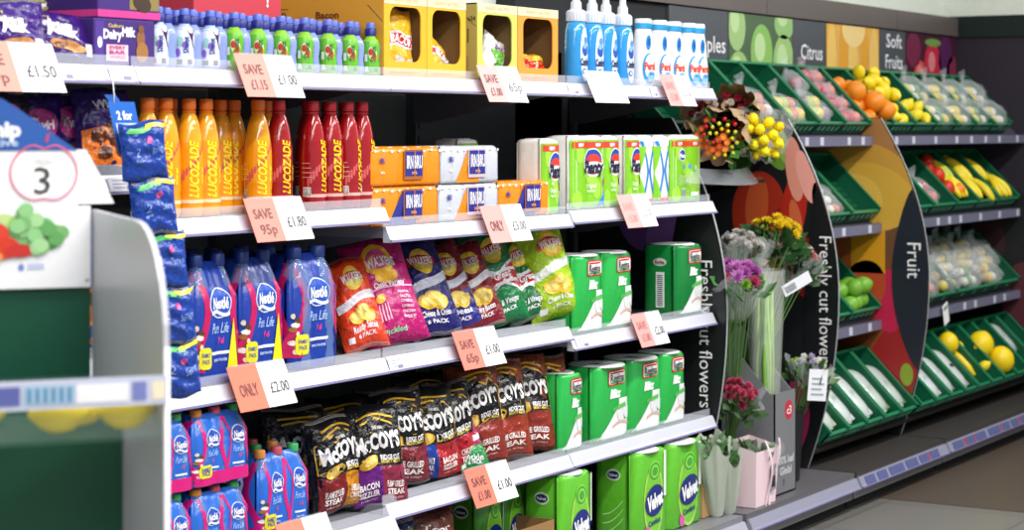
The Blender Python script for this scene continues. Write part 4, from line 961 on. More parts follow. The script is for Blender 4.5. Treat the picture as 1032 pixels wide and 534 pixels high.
bag('crisp_packet', .14, .085, .022, 'e8a030', orange_packet, 'red and yellow crisp packet lying low in the orange carton', 'crisp packet', (5.40, 3.212, zc_), -.1, .25, GK2, 6, .1)
bag('crisp_packet', .11, .075, .02, 'c84020', orange_packet, 'red crisp packet behind the one lying in the orange carton', 'crisp packet', (5.42, 3.262, zc_), -.2, .2, GK2, 7, -.2)
# ================================================================ side boards
def board_front(Z):
    return 3.10 + (.21 * ((Z - .85) / .68) ** 2 if Z > .85 else .16 * ((.85 - Z) / .77) ** 2)
def side_board(X, label, art, top=1.54, bot=.152, base='1a1c1e', yb=BK - .08):
    t = thing('display_board', label, 'display board', (X, 3.4, bot))
    n = 26; zs = [bot + (top - bot) * i / n for i in range(n + 1)]
    out = [(yb, bot)] + [(board_front(z), z) for z in zs] + [(yb, top)]
    mb = MB(); mb.prism([(y - 3.4, z - bot) for y, z in out], 0, .010, 'plastic:' + base); mb.build('panel', t)
    mb = MB()
    mb.grid(lambda a, b: ((-.001 + .012 * a), board_front(zs[0] + (top - bot) * b) - 3.4 - .0012, zs[0] + (top - bot) * b - bot), 1, 40, 'metal:b8babc')
    mb.build('edge_trim', t)
    def F(u, v, e):        # u is Y, v is Z; keeps inside the board outline
        v = min(top - .004, max(bot + .004, v)); y = min(yb - .004, max(board_front(v) + .004, u))
        return Vector((-e, y - 3.4, v - bot))
    mb = MB(); art(mb, F); mb.build('picture', t)
    return t
def btext(mb, s, Y, ztop, ln, h, F, col='f2f2f0', e=.004):
    vs, fs, tw = text2d(s, .0); k = ln / tw
    mb.add([F(Y - y * h, ztop - (x * k + ln / 2), e) for x, y in vs], fs, 'ink:' + col)
def E(mb, F, Y, Z, ry, rz, col, e, rot=0): 
    mb.ell(Y, Z, ry, rz, lambda u, v, q: F(u, v, q), 'plastic:' + col, e=e, rot=rot, n=26, rings=4)
def lens(mb, F, y1, zc, hz, col, e=.0032):
    """dark lettering strip: an arc on its inner side, the board's own edge outside"""
    mb.grid(lambda a, b: F(board_front(zc - hz + 2 * hz * b) + .004 + a * y1 * math.sin(PI * b) ** .8, zc - hz + 2 * hz * b, e), 4, 30, 'plastic:' + col)
def art1(mb, F):
    E(mb, F, 3.42, 1.22, .12, .16, '7a4a9a', .001); E(mb, F, 3.34, 1.16, .06, .12, '9a6ab8', .0016, .5); E(mb, F, 3.52, 1.30, .10, .10, '5a1420', .0012)
    E(mb, F, 3.30, 1.40, .10, .08, '5a1424', .0014); E(mb, F, 3.26, .30, .06, .18, 'c83a28', .0012, .2); E(mb, F, 3.4, .5, .08, .12, '8a2030', .001)
    lens(mb, F, .24, .80, .58, '17191b'); btext(mb, 'Freshly cut flowers', 3.178, 1.035, .52, .050, F)
def art2(mb, F):
    E(mb, F, 3.40, 1.46, .05, .14, '6f9a38', .001, -.5); E(mb, F, 3.34, 1.44, .03, .10, '9aba58', .0014, -.4); E(mb, F, 3.50, 1.40, .04, .14, '3f6a28', .001, .3)
    E(mb, F, 3.44, 1.16, .12, .17, 'a8301c', .001); E(mb, F, 3.45, 1.19, .05, .12, 'c8582c', .0016, .1); E(mb, F, 3.34, 1.04, .09, .15, '8c2418', .0014, .15); E(mb, F, 3.29, 1.18, .055, .15, 'b82a1c', .0018, .15); E(mb, F, 3.28, 1.14, .025, .08, 'd86a40', .0024, -.2)
    E(mb, F, 3.285, 1.34, .038, .13, 'e89a84', .0024, -.12); E(mb, F, 3.235, 1.31, .036, .11, 'f0a898', .003, -.3); E(mb, F, 3.175, 1.18, .028, .11, 'd8584c', .003, -.2)
    E(mb, F, 3.24, .95, .06, .12, '8a1c14', .0012); E(mb, F, 3.40, .80, .07, .14, '6a1810', .001); E(mb, F, 3.28, .36, .06, .16, 'a02858', .0012, .1)
    lens(mb, F, .14, .78, .50, '15181a', .0036); btext(mb, 'Freshly cut flower', 3.152, 1.075, .50, .052, F, e=.005)
def art3(mb, F):
    E(mb, F, 3.45, 1.30, .55, .40, '6e4a30', .0006); E(mb, F, 3.45, .70, .5, .5, '7a4428', .0004); E(mb, F, 3.44, 1.38, .26, .24, 'a87440', .001); E(mb, F, 3.40, 1.25, .25, .19, 'c8963c', .0014, .2); E(mb, F, 3.38, 1.20, .22, .15, 'd4a63e', .0017, .2); E(mb, F, 3.44, 1.18, .13, .12, 'e0b44c', .002, .2)
    mb.grid(lambda a, b: F(3.30 + .16 * a, .86 + .20 * b, .0024), 4, 4, 'plastic:d89a20'); E(mb, F, 3.28, .74, .08, .14, 'c02048', .002); E(mb, F, 3.40, .80, .10, .12, 'b84a28', .0024, .4)
    E(mb, F, 3.50, .92, .08, .12, 'a8582c', .0016); E(mb, F, 3.36, .58, .14, .12, '8a4a20', .0012); E(mb, F, 3.26, .46, .12, .20, '9c2424', .0018, .4); E(mb, F, 3.40, .40, .10, .12, '7a2430', .0016)
    E(mb, F, 3.20, .42, .03, .05, '8aa030', .003); lens(mb, F, .165, .84, .40, '20252f', .0036); btext(mb, 'Fruit', 3.165, 1.00, .155, .062, F, e=.005)
def art4(mb, F):
    E(mb, F, 3.3, .6, .12, .2, '5a2a30', .001); E(mb, F, 3.5, .9, .1, .15, '3a2028', .001); btext(mb, 'Fruit', 3.22, 1.00, .20, .07, F)
side_board(6.545, 'tall curved board with Freshly cut flowers, beside the toilet and kitchen roll shelves', art1)
side_board(7.57, 'tall curved board with tulips picture and Freshly cut flower lettering, between flowers and fruit', art2)
side_board(8.60, 'curved board with yellow fruit picture and the word Fruit, middle of the fruit display', art3, top=1.55)
side_board(10.60, 'dark curved board with the word Fruit at the right edge of the frame', art4, top=1.16)

# ================================================================ header sign panels
def sign(x0, x1, label, lines=None, pic=None):
    t = thing('sign_panel', label, 'sign', (x0, BK - .021, 1.70)); w = x1 - x0; h = .300
    mb = MB(); mb.box(0, w, -.012, 0, 0, h, 'plastic:' + ('50555c' if lines else '3a3a30')); mb.build('panel', t)
    F = FRONT(-.012); mb = MB()
    G = lambda u, v, e: F(min(w - .002, max(.002, u)), min(h - .002, max(.002, v)), e)
    if lines:
        for k, s in enumerate(lines): mb.text(s, w * (.56 if s != 'Apples' else .66), h * .52 - .105 * k + (.09 if len(lines) > 1 else 0), .068, F, 'ink:f2f3f4', w=min(w * .66, .05 * len(s) + .02), bold=.01)
        mb.build('lettering', t)
    else: pic(mb, G, w, h); mb.build('picture', t)
    return t
def pic_apples(mb, G, w, h):
    mb.rect(.002, w - .002, .002, h - .002, G, 'plastic:4f6a4a', n=1, m=1, e=.0006)
    for x, y, a, b, c in ((.12, .8, .13, .35, 'a8cc84'), (.50, .45, .17, .42, '8fc464'), (.86, .9, .16, .22, '98c878'), (.85, .30, .17, .45, 'a4cc7c'), (.15, .15, .15, .30, 'a0ca78')):
        mb.ell(w * x, h * y, w * a, h * b, G, 'plastic:' + c, e=.0012); mb.ell(w * (x - .03), h * (y + .08), w * a * .5, h * b * .5, G, 'plastic:c4e4a4', e=.002)
def pic_citrus(mb, G, w, h):
    mb.rect(.002, w - .002, .002, h - .002, G, 'plastic:f0b444', n=1, m=1, e=.0006)
    for k in range(5): mb.ell(w * (.1 + .2 * k), h * .42, w * .085, h * .62, G, 'plastic:' + ('f8cc6c', 'eca838')[k % 2], e=.0012)
    mb.ell(w * .5, h * .95, w * .22, h * .3, G, 'plastic:fbdc90', e=.002)
    for k in range(4): mb.rect(w * (.2 + .2 * k), w * (.21 + .2 * k), .002, h * .95, G, 'plastic:fbe4a8', n=1, m=4, e=.003)
def pic_soft(mb, G, w, h):
    mb.rect(.002, w - .002, .002, h - .002, G, 'plastic:4a1c30', n=1, m=1, e=.0006)
    for x, y, a, b, c in ((.15, .7, .14, .3, '7a2a4a'), (.28, .25, .12, .28, 'd85a4c'), (.52, .42, .17, .45, 'cc2c48'), (.78, .6, .14, .4, '5a2458'), (.92, .3, .12, .35, '8a3050'), (.9, .1, .08, .15, 'c8c870')):
        mb.ell(w * x, h * y, w * a, h * b, G, 'plastic:' + c, e=.0012); mb.ell(w * (x - .02), h * (y + .1), w * a * .4, h * b * .4, G, 'plastic:e88a90' if c in ('d85a4c', 'cc2c48') else 'plastic:' + c, e=.002)
    mb.ell(w * .52, h * .86, w * .16, h * .07, G, 'plastic:7aa050', e=.003)
YS = BK - .03
xs = [PX(p, YS) for p in (685, 733.5, 798.5, 832, 885.5, 912, 956)]
sign(xs[0] - .1, xs[1] - .004, 'grey header sign reading Apples, partly hidden by the white bottles', ['Apples'])
sign(xs[1], xs[2] - .004, 'header picture panel of green apples', None, pic_apples)
sign(xs[2], xs[3] - .004, 'grey header sign reading Citrus', ['Citrus'])
sign(xs[3], xs[4] - .004, 'header picture panel of orange citrus segments', None, pic_citrus)
sign(xs[4], xs[5] - .004, 'grey header sign reading Soft Fruits', ['Soft', 'Fruits'])
sign(xs[5], XW - .014, 'header picture panel of red berries at the wall corner', None, pic_soft)

# ================================================================ produce display
TIERS = [(3.36, 1.425), (3.32, 1.040), (3.32, .612), (3.15, .185)]
TILT = R(45); CL = .345
def tier_parts(t, x0, x1, tiers, ox, oy):
    for k in tiers:
        y, z = TIERS[k]; mb = MB()
        mb.prism([(y, z), (y, z + .045), (y + .012, z + .045), (y + .03, z + .03), (y + .31, z + .31), (y + .31, z + .29), (y + .02, z)] if k < 3 else [(y + .045, z + .035), (y + .30, z + .29), (y + .30, z + .27), (y + .06, z + .02)], x0, x1, 'plastic:' + ('4c4c55' if k < 3 else '2a2826'))
        s = mb.build('tier_shelf', t); s.location = (ox, oy, 0)
        if k == 3: continue
        mb = MB(); mb.box(x0 + .002, x1 - .002, y - .006, y, z + .002, z + .043, 'plastic:74748a')
        u = x0 + .09
        while u < x1 - .06: mb.box(u, u + .035, y - .0075, y - .006, z + .006, z + .040, 'paper:c9cad6'); u += rnd.choice((.16, .22, .30))
        mb.build('price_rail', s)
def produce_bay(x0, x1, tiers, label, base=True, t1x1=None):
    t = thing('produce_display', label, 'produce display', ((x0 + x1) / 2, 3.5, 0)); ox, oy = -(x0 + x1) / 2, -3.5
    tier_parts(t, x0, x1, tiers, ox, oy)
    if t1x1: tier_parts(t, x0, t1x1, [0], ox, oy)
    mb = MB(); mb.box(x0, x1, 3.03, BK - .06, .09, .15, 'metal:6e6c70' if x0 < 7.5 else 'metal:4a4644'); b = mb.build('base_shelf', t, loc=(ox, oy, 0))
    m2 = lipstrip(x0, x1, .088, 3.005, 'metal:a2a3b6')
    if x0 > 7.5:
        u = x0 + .05
        while u < x1 - .12:
            w = rnd.choice((.10, .13, .16)); m2.prism([(3.003, .095), (3.0025, .097), (3.0155, .127), (3.0165, .125)], u, u + w, 'plastic:5c6490'); u += w + rnd.choice((.03, .045))
            if rnd.random() < .3: m2.prism([(3.003, .095), (3.0025, .097), (3.0155, .127), (3.0165, .125)], u - .03, u - .012, 'plastic:b04a5c')
    m2.build('price_rail', b)
    mb = MB(); mb.box(x0, x1, 3.04, 3.06, .045, .1, 'metal:8a8a8c'); mb.build('kick_plate', t, loc=(ox, oy, 0))
    mb = MB(); mb.box(x0, x1, 3.07, 3.14, .0, .085, 'matte:0c0c0d'); mb.build('shadow_plinth', t, loc=(ox, oy, 0))  # near-black colour stands in for the shadow gap under the kick plate
    mb = MB(); mb.box(x0 + .01, x1 - .01, BK - .05, BK - .03, .15, 1.75, 'matte:2c2f30'); mb.build('back_panel', t, loc=(ox, oy, 0))
    return t
produce_bay(6.56, 7.565, [0], 'flower display bay between the two Freshly cut flowers boards')
produce_bay(7.585, 8.595, [0, 1, 2, 3], 'produce display bay between the tulips board and the yellow fruit board')
produce_bay(8.615, 10.59, [1, 2, 3], 'produce display bay right of the yellow fruit board', t1x1=XW - .02)

def crate(x0, W, k, label, col='08583a', group='green produce crates', H=.072):
    y, z = TIERS[k]
    t = thing('produce_crate', label, 'crate', (x0, y + .045, z + .055), 0, group, rot=(TILT, 0, 0))
    mb = MB(); T = .006; L = CL; c = 'plastic:' + col; r = 'plastic:18784e'; w = W - .008
    mb.box(0, w, 0, L, 0, T, c); mb.box(0, T, 0, L, T, H, c); mb.box(w - T, w, 0, L, T, H, c); mb.box(0, w, 0, T, T, H * .8, c); mb.box(0, w, L - T, L, T, H, c)
    mb.build('tray', t)
    mb = MB(); 
    mb.box(-.002, T + .004, 0, L, H, H + .006, r); mb.box(w - T - .004, w + .002, 0, L, H, H + .006, r); mb.box(0, w, -.004, T + .004, H * .8, H * .8 + .006, r); mb.box(0, w, L - T - .003, L + .004, H, H + .006, r)
    for j in range(5): mb.box(w * (.14 + .18 * j), w * (.14 + .18 * j) + .012, -.003, 0, H * .3, H * .6, 'plastic:6cc09a')
    mb.build('rim', t)
    mb = MB()
    for j in range(9): mb.box(T, w - T, L * (.1 + .1 * j), L * (.1 + .1 * j) + .004, T, T + .004, 'plastic:064a2c')
    mb.build('ribs', t)
    return t
def inC(x0, k, u, v, n):
    """world point inside a crate: u across, v up the slope, n above its floor"""
    y, z = TIERS[k]; c, s = math.cos(TILT), math.sin(TILT)
    return Vector((x0 + u, y + .045 + v * c - (n + .006) * s, z + .055 + v * s + (n + .006) * c))
C1 = [6.56 + .2875 * k for k in range(14)]
for i, x in enumerate(C1): 
    if x + .28 < XW: crate(x, .2875, 0, 'green produce crate on the top tier, %s counted from the white bottles end' % ORD[i])
for i in range(3): crate(7.60 + .331 * i, .331, 1, 'second tier green crate behind the tulips board side, %s from it' % ORD[i])
for i in range(6): crate(8.63 + .326 * i, .326, 1, 'green crate on the second tier, %s right of the yellow fruit board' % ORD[i])
for i in range(3): crate(7.60 + .331 * i, .331, 2, 'third tier green crate by the limes, %s from the tulips board' % ORD[i])
for i in range(2): crate(8.63 + .978 * i, .978, 2, ('wide green crate of bagged fruit on the third tier beside the yellow fruit board', 'wide green crate on the third tier next to the right hand Fruit board')[i])
for i in range(5): crate(7.60 + .199 * i, .199, 3, 'narrow green lowest-tier crate, %s from the tulips board' % ORD[i])
for i in range(10): crate(8.63 + .1955 * i, .1955, 3, 'narrow green lowest-tier crate, %s right of the yellow fruit board' % ORD[i])

# ---- fruit
_FM = {}
def fruit(kind, label, loc, r, rot=None, group=None):
    spec = {'orange': ('peel:f08a14', 1, 1, .96, 0, '5a6a20'), 'lemon': ('peel:f2d81c', .84, .84, 1.1, .22, 'a8a030'), 'lime': ('peel:74b034', .92, .92, 1.0, .10, '5a8a30'),
            'red_apple': ('fruit:b8243c', 1, 1, .90, 0, '5a3a1c'), 'green_apple': ('fruit:b8cc50', 1, 1, .9, 0, '5a3a1c'), 'tomato': ('fruit:d8341c', 1, 1, .85, 0, '3a7a2c'), 'melon': ('fruit:f4d414', 1, 1, 1.06, .05, 'a89a40'), 'pear': ('fruit:c8c84c', .8, .8, 1.1, .1, '5a3a1c')}[kind]
    if kind not in _FM:
        c, a, b, d, nub, st = spec
        mb = MB(); seg, rings = 18, 12; vs = []; fs = []
        for j in range(rings + 1):
            t = PI * j / rings
            for i in range(seg):
                p = 2 * PI * i / seg; R_ = math.sin(t); Z_ = -math.cos(t) * (1 + nub * abs(math.cos(t)) ** 16)
                if kind in ('red_apple', 'green_apple', 'tomato'): Z_ -= .22 * math.exp(-(R_ / .28) ** 2) * (1 if Z_ > 0 else -.6)
                if kind == 'pear' and Z_ > 0: R_ *= 1 - .45 * Z_; Z_ *= 1.25
                vs.append((a * R_ * math.cos(p), b * R_ * math.sin(p), d * Z_))
        for j in range(rings):
            for i in range(seg): q = j * seg + i; w = j * seg + (i + 1) % seg; fs.append((q, w, w + seg, q + seg))
        mb.add(vs, fs, c)
        body = mb
        m2 = MB(); m2.tube([(0, 0, d * .80), (.03, 0, d * .98), (.08, .02, d * 1.08)] if 'apple' in kind or kind == 'pear' else [(0, 0, d * (1 + nub) * .97), (0, 0, d * (1 + nub) * 1.01)], .05 if 'apple' in kind else .09, 'leaf:' + st)
        b = body.build('flesh', None, True); s = m2.build('stem', None, True); _FM[kind] = (b.data, s.data)
        bpy.data.objects.remove(b); bpy.data.objects.remove(s)
    t = thing(kind, label, kind.replace('_', ' '), loc, 0, group, rot=rot or (rnd.uniform(-1.3, 1.3), rnd.uniform(-1.3, 1.3), rnd.uniform(0, 6)), scale=(r, r, r))
    for nme, me in zip(('peel', 'stem_end'), _FM[kind]): o = bpy.data.objects.new(nme, me); COL.objects.link(o); o.parent = t
    return t
def rows(kind, x0, W, k, r, nu, nv, lab, group, v0=.045, jit=.006, vmax=1, top=0, nmax=99):
    n = 0
    for j in range(nv):
        for i in range(nu):
            if n >= nmax: return
            u = (W / nu) * (i + .5) - .004 + rnd.uniform(-jit, jit); v = v0 + j * r * 1.92 + (r * .5 if i % 2 else 0)
            if v > CL - r: continue
            fruit(kind, lab % (ORD[j], ORD[i]), inC(x0, k, u, v, r + top + rnd.uniform(0, .006)), r, None, group); n += 1
def fruit_bag(x0, k, u, v, w, l, kinds, label, group='clear bags of fruit', cat='bag of fruit', h=.07, r=.032, rz=0, tint='e8eef0'):
    P = inC(x0, k, u, v, 0)
    t = thing('fruit_bag', label, cat, P, 0, group, rot=(TILT, 0, rz))
    sd = rnd.uniform(0, 9)
    def F(a, b):
        th = 2 * PI * a; ph = PI * b; R_ = math.sin(ph) ** .7
        wob = 1 + .10 * math.sin(3 * th + sd + 4 * b) + .06 * math.sin(7 * th + 9 * b + sd)
        return ((w / 2) * R_ * math.cos(th) * wob, (l / 2) * R_ * math.sin(th) * wob, h / 2 + .006 - h / 2 * math.cos(ph) * wob)
    mb = MB(); mb.grid(F, 26, 14, 'cello:' + tint, cu=True)
    # gathered, tied top
    mb.grid(lambda a, b: ((.006 + .03 * b * (1 + .5 * math.sin(9 * a * PI))) * math.cos(2 * PI * a), l * .44 + .045 * b, h * .6 + .03 * b + (.006 + .02 * b) * math.sin(2 * PI * a)), 16, 3, 'cello:' + tint, cu=True)
    mb.build('film', t, True)
    nn = max(1, int(w * .92 / (2 * r))); mm = max(1, int(l * .9 / (2 * r)))
    for i in range(nn):
        for j in range(mm):
            kd = kinds[(i + j * 2) % len(kinds)]
            m3 = MB(); x = (i - (nn - 1) / 2) * 2 * r; y = (j - (mm - 1) / 2) * 2 * r
            c = {'a': 'fruit:b8cc50', 'r': 'fruit:b82840', 'p': 'fruit:d87a5c', 'y': 'fruit:e8d048', 'w': 'fruit:ece8dc', 'o': 'peel:ee8a20', 'g': 'leaf:5a9a3c', 'v': 'fruit:8a6a80', 'b': 'fruit:c4a468'}[kd]
            q = r * (.95 if kd not in 'gw' else .85); m3.ball((0, 0, 0), q, q, q * .92, c, 14, 9)
            o = m3.build({'g': 'vegetable'}.get(kd, 'fruit'), t, True, (x, y, r + .008))
    return t
def flat_pack(x0, k, u, v, w, l, c, label, h=.062, band=None, rz=0):
    t = thing('produce_pack', label, 'vegetable pack', inC(x0, k, u, v, 0), 0, 'clear packs on the lowest tier', rot=(TILT, 0, rz))
    mb = MB()
    for i in range(4):
        xx = -w/2 + w * (i + .5) / 4
        mb.tube([(xx, -l/2 + .01, h * .5), (xx + .003, 0, h * .55), (xx - .002, l/2 - .015, h * .5)], lambda q: h * .32 * (1 - .4 * q), 'leaf:' + c, 7)
    mb.build('vegetable', t, True)
    mb = MB(); mb.grid(lambda a, b: ((w/2) * math.cos(2*PI*a) * (1 - .5 * abs(2*b-1) ** 6), -l/2 + l * b, h * .55 + h * .5 * math.sin(2*PI*a) * (1 - .85 * abs(2*b-1) ** 5)), 16, 14, 'wrapw:e6eeec', cu=True)
    mb.build('film', t, True)
    mb = MB(); mb.box(-w * .14, w * .14, -l * .04, l * .04, h * 1.04, h * 1.05, 'paper:' + (band or '9cb0a2')); mb.build('label', t)
    return t
# top tier
def c1(k): return C1[k]
fruit_bag(c1(3), 0, .14, .12, .24, .20, 'apw', 'clear bag of mixed apples behind the yellow roses'); fruit_bag(c1(4), 0, .14, .10, .25, .18, 'apy', 'clear bag of green and pink apples, left of two beside the red ones')
fruit_bag(c1(5), 0, .14, .11, .25, .20, 'ayv', 'clear bag of apples and plums next to the red apple crate'); fruit_bag(c1(5), 0, .20, .26, .12, .14, 'rr', 'small clear bag with a red apple higher up its crate')
for j in range(4): fruit_bag(c1(6), 0, .14, .05 + .085 * j, .26, .095, 'rrp', 'red apple bag, %s up from the front of its crate' % ORD[j], r=.034, tint='f0dce4')
rows('orange', c1(7), .28, 0, .036, 3, 4, 'orange in the %s row up, %s from the left', 'oranges on the top tier')
bigs = [(c1(7) + .07, .17, .048), (c1(7) + .16, .10, .052), (c1(7) + .22, .05, .046)]
for i, (x, v, r) in enumerate(bigs): fruit('orange', ('large bright orange topping the pile, nearest the red apples', 'large orange in front, top of the orange pile', 'large orange at the front right of the pile')[i], inC(x, 0, 0, v, r + .045), r, None, 'large oranges')
rows('lemon', c1(8), .28, 0, .036, 3, 4, 'lemon in the left lemon crate, %s row up, %s from left', 'lemons on the top tier')
rows('lemon', c1(8), .28, 0, .036, 3, 3, 'lemon heaped on the left lemon crate, %s row up, %s from left', 'lemons on the top tier', v0=.16, top=.055)
rows('lemon', c1(9), .28, 0, .034, 3, 2, 'lemon in the right lemon crate, %s row up, %s from left', 'lemons on the top tier', top=.015)
for k in range(10, 14):
    for j in range(2):
        fruit_bag(c1(k), 0, .14, .08 + .15 * j, .27, .17, ('wyg', 'wyw', 'ywg', 'wyy')[k % 4], 'clear bag of pale fruit on the top tier, crate %s from the lemons, %s' % (ORD[k - 10], ('lower', 'upper')[j]), h=.10, r=.03)
# second tier
fruit_bag(8.00, 1, .16, .10, .16, .18, 'wpw', 'clear bag of garlic in the crate beside the tulips board', cat='bag of garlic', r=.026)
fruit_bag(9.282, 1, .10, .10, .17, .18, 'rpw', 'clear bag of tomatoes right beside the yellow fruit board', cat='bag of tomatoes')
for i, (u, v, kd) in enumerate(((.10, .24, 'tomato'), (.20, .20, 'tomato'), (.16, .11, 'tomato'), (.26, .09, 'orange'), (.22, .29, 'tomato'))):
    fruit(kd, ('red tomato high in the crate beside the yellow fruit board', 'red tomato right of the highest one', 'red tomato low in the crate', 'orange fruit in front right of the tomatoes', 'small red tomato at the back right')[i], inC(9.608 - .05, 1, u, v, .045), .042, None, 'loose tomatoes')
def banana_bunch(x0, k, u, v, label, n=4, rz=0, green=False, s=1.0):
    t = thing('banana_bunch', label, 'bananas', inC(x0, k, u, v, .03), 0, 'banana bunches', rot=(TILT, 0, rz))
    for i in range(n):
        mb = MB(); off = (i - (n - 1) / 2) * .033
        pts = []
        for q in range(9):
            f = q / 8; a = -.75 + 1.5 * f
            pts.append((off * (.35 + .65 * math.sin(PI * min(1, f + .25))) , .105 * s * math.sin(a) * 1.05, .012 + .05 * (math.cos(a) - .72) + .006 * (i % 2)))
        mb.tube(pts, lambda f: .017 * (.35 + .65 * math.sin(PI * min(.97, max(.03, f))) ** .5), 'fruit:' + ('c8d030' if green else 'f0d828'), 7)
        b = mb.build('banana', t, True)
        mb = MB(); mb.tube([pts[-1], (pts[-1][0] * .6, pts[-1][1] + .02, pts[-1][2] + .002)], .006, 'leaf:a8a838'); mb.ball(pts[0], .006, .006, .006, 'leaf:5a4a20', 6, 4); mb.build('tip', b, True)
    return t
banana_bunch(9.70, 1, .12, .12, 'banana bunch nearest the tomatoes'); banana_bunch(9.608, 1, .22, .22, 'greenish banana bunch high in the crate right of the tomatoes', green=True)
banana_bunch(9.934, 1, .07, .10, 'banana bunch low in the middle banana crate'); banana_bunch(9.934, 1, .16, .22, 'banana bunch at the top of the middle banana crate', n=5, s=1.15); banana_bunch(9.934, 1, .25, .08, 'banana bunch at the front right of the middle crate', rz=.3)
banana_bunch(10.26, 1, .08, .22, 'banana bunch high in the right end banana crate', n=5); banana_bunch(10.26, 1, .20, .10, 'banana bunch at the front of the right end crate', rz=-.2)
# third tier
n = 0
for (u, v, nn) in ((.06, .05, 0), (.14, .06, 0), (.22, .07, 0), (.08, .13, 0), (.17, .14, 0), (.12, .10, .05), (.24, .15, .0), (.20, .10, .06)):
    fruit('lime', 'lime on the third tier, %s of the pile beside the Freshly cut flower board' % ORD[n], inC(8.262 + .02, 2, u, v, .042 + nn), .043, None, 'limes on the third tier'); n += 1
for i in range(8):
    fruit_bag(9.25 + .155 * i, 2, .06, .09 + .10 * (i % 2), .21, .19, ('rpp', 'wyg', 'ywb', 'wyw', 'wgw', 'yyw', 'byw', 'wyb')[i], 'clear produce bag on the third tier, %s right of the yellow fruit board' % ORD[i], h=.10, r=.03, cat='bag of produce')
for i in range(3): fruit_bag(9.50 + .34 * i, 2, .10, .25, .22, .15, ('yww', 'gyy', 'ywy')[i], 'clear produce bag at the back of the third tier, %s of three' % ORD[i], h=.10, r=.03, cat='bag of produce')
# lowest tier
pk = [('c8d8b0', 0), ('e4ece0', 1), ('dce6d8', 2), ('7aa860', 3), ('5c8a50', 4)]
for i, (c, k) in enumerate(pk):
    flat_pack(7.60 + .199 * k, 3, .095, .15, .15, .24, c, 'clear vegetable pack on the lowest tier, %s from the tulips board' % ORD[i], rz=0)
flat_pack(8.8255, 3, .095, .12, .15, .20, 'dfe8e0', 'clear vegetable pack just right of the yellow fruit board on the lowest tier')
flat_pack(9.021, 3, .095, .13, .12, .22, '8a9a88', 'grey clear vegetable pack on the lowest tier, second right of the yellow fruit board')
flat_pack(9.2165, 3, .095, .14, .14, .24, 'b8b8a8', 'clear mushroom pack on the lowest tier left of the yellow melons', band='2c2c34')
flat_pack(10.19, 3, .095, .22, .15, .2, '4a7a40', 'dim green vegetable pack on the lowest tier right of the melons')
fruit('melon', 'round yellow melon, smaller one at the left of three', inC(9.412, 3, .11, .26, .055), .052, (0, 0, 0), 'yellow melons'); fruit('melon', 'round yellow melon in the middle of three, highest placed', inC(9.803, 3, .05, .20, .066), .066, (.3, .2, 0), 'yellow melons'); fruit('melon', 'round yellow melon at the front right of three', inC(9.803, 3, .13, .09, .066), .066, (.1, -.2, 0), 'yellow melons')
t = thing('banana_bunch', 'thin yellow plantain lying under the leftmost melon', 'bananas', inC(9.50, 3, .06, .15, .03), 0, None, rot=(TILT, 0, 0)); mb = MB(); mb.tube([(0, -.08, 0), (.004, -.03, .006), (.003, .03, .006), (0, .08, 0)], lambda q: .018 * (.5 + .5 * math.sin(PI * min(.95, max(.05, q))) ** .5), 'fruit:f0d020', 8); mb.build('banana', t, True)
fruit('lemon', 'small lemon tucked between the left and middle melons', inC(9.62, 3, .06, .24, .035), .028, None, 'small lemons by the melons'); fruit('lemon', 'small lemon tucked under the middle melon', inC(9.70, 3, .06, .10, .035), .030, None, 'small lemons by the melons')
# hanging tag on third tier
mb = MB(); mb.box(0, .07, -.002, 0, -.10, 0, 'paper:f2f4f2'); mb.box(.01, .06, -.003, -.002, -.03, -.012, 'paper:7a9a7a'); tag(mb.build('shelf_tag', loc=(9.34, 3.30, .66)), 'white paper tag hanging off the third tier right of the yellow fruit board', 'tag')
bpy.data.objects['shelf_tag'].rotation_euler = (0, -.3, 0)

# ================================================================ flowers
_BM = {}
def blossom_mesh(kind, col, c2='e8c020'):
    k = (kind, col)
    if k in _BM: return _BM[k]
    mb = MB(); rr = random.Random(hash(kind) % 7 + 3)
    def petal(a, out, w, l, up, curl, key):
        ca, sa = math.cos(a), math.sin(a)
        def F(i, j):
            x = (i - .5) * w * math.sin(PI * min(.96, .18 + .8 * j)) ; y = out + l * j * math.cos(up + curl * j); z = l * j * math.sin(up + curl * j) + .10 * (abs(i - .5) * 2) ** 2 * l
            return (y * ca - x * sa, y * sa + x * ca, z)
        mb.grid(F, 3, 4, key)
    if kind == 'bud':
        mb.ball((0, 0, .45), .5, .5, .72, 'petal:' + col, 10, 8)
        for i in range(5): petal(2 * PI * i / 5, .06, 1.0, 1.05, 1.0, .55, 'petal:' + col)
        for i in range(5): petal(2 * PI * i / 5 + .6, .12, 1.0, .95, .7, .5, 'petal:' + col)
    elif kind == 'rose':
        for ring, (n, o, w, l, up, cu) in enumerate(((5, .10, .9, .9, .2, .9), (5, .07, .8, .85, .7, .6), (4, .04, .6, .8, 1.1, .3), (3, .01, .4, .75, 1.3, .2))):
            for i in range(n): petal(2 * PI * i / n + ring * .7, o, w, l, up, cu, 'petal:' + col)
    elif kind == 'daisy':
        for ring in range(2):
            for i in range(11): petal(2 * PI * i / 11 + ring * .28, .08, .28, .95 - .15 * ring, .12 + .3 * ring, .25, 'petal:' + col)
        mb.ball((0, 0, .08), .2, .2, .12, 'petal:' + c2, 10, 6)
    else:
        for ring in range(5):
            for i in range(9): petal(2 * PI * i / 9 + ring * .4 + rr.uniform(-.1, .1), .02, .36, .95 - .12 * ring, .05 + .3 * ring, .35, 'petal:' + col)
    mb.ball((0, 0, -.06), .16, .16, .18, 'leaf:3c6a2c', 8, 5)
    o = mb.build('b', None, True); _BM[k] = o.data; bpy.data.objects.remove(o); return _BM[k]
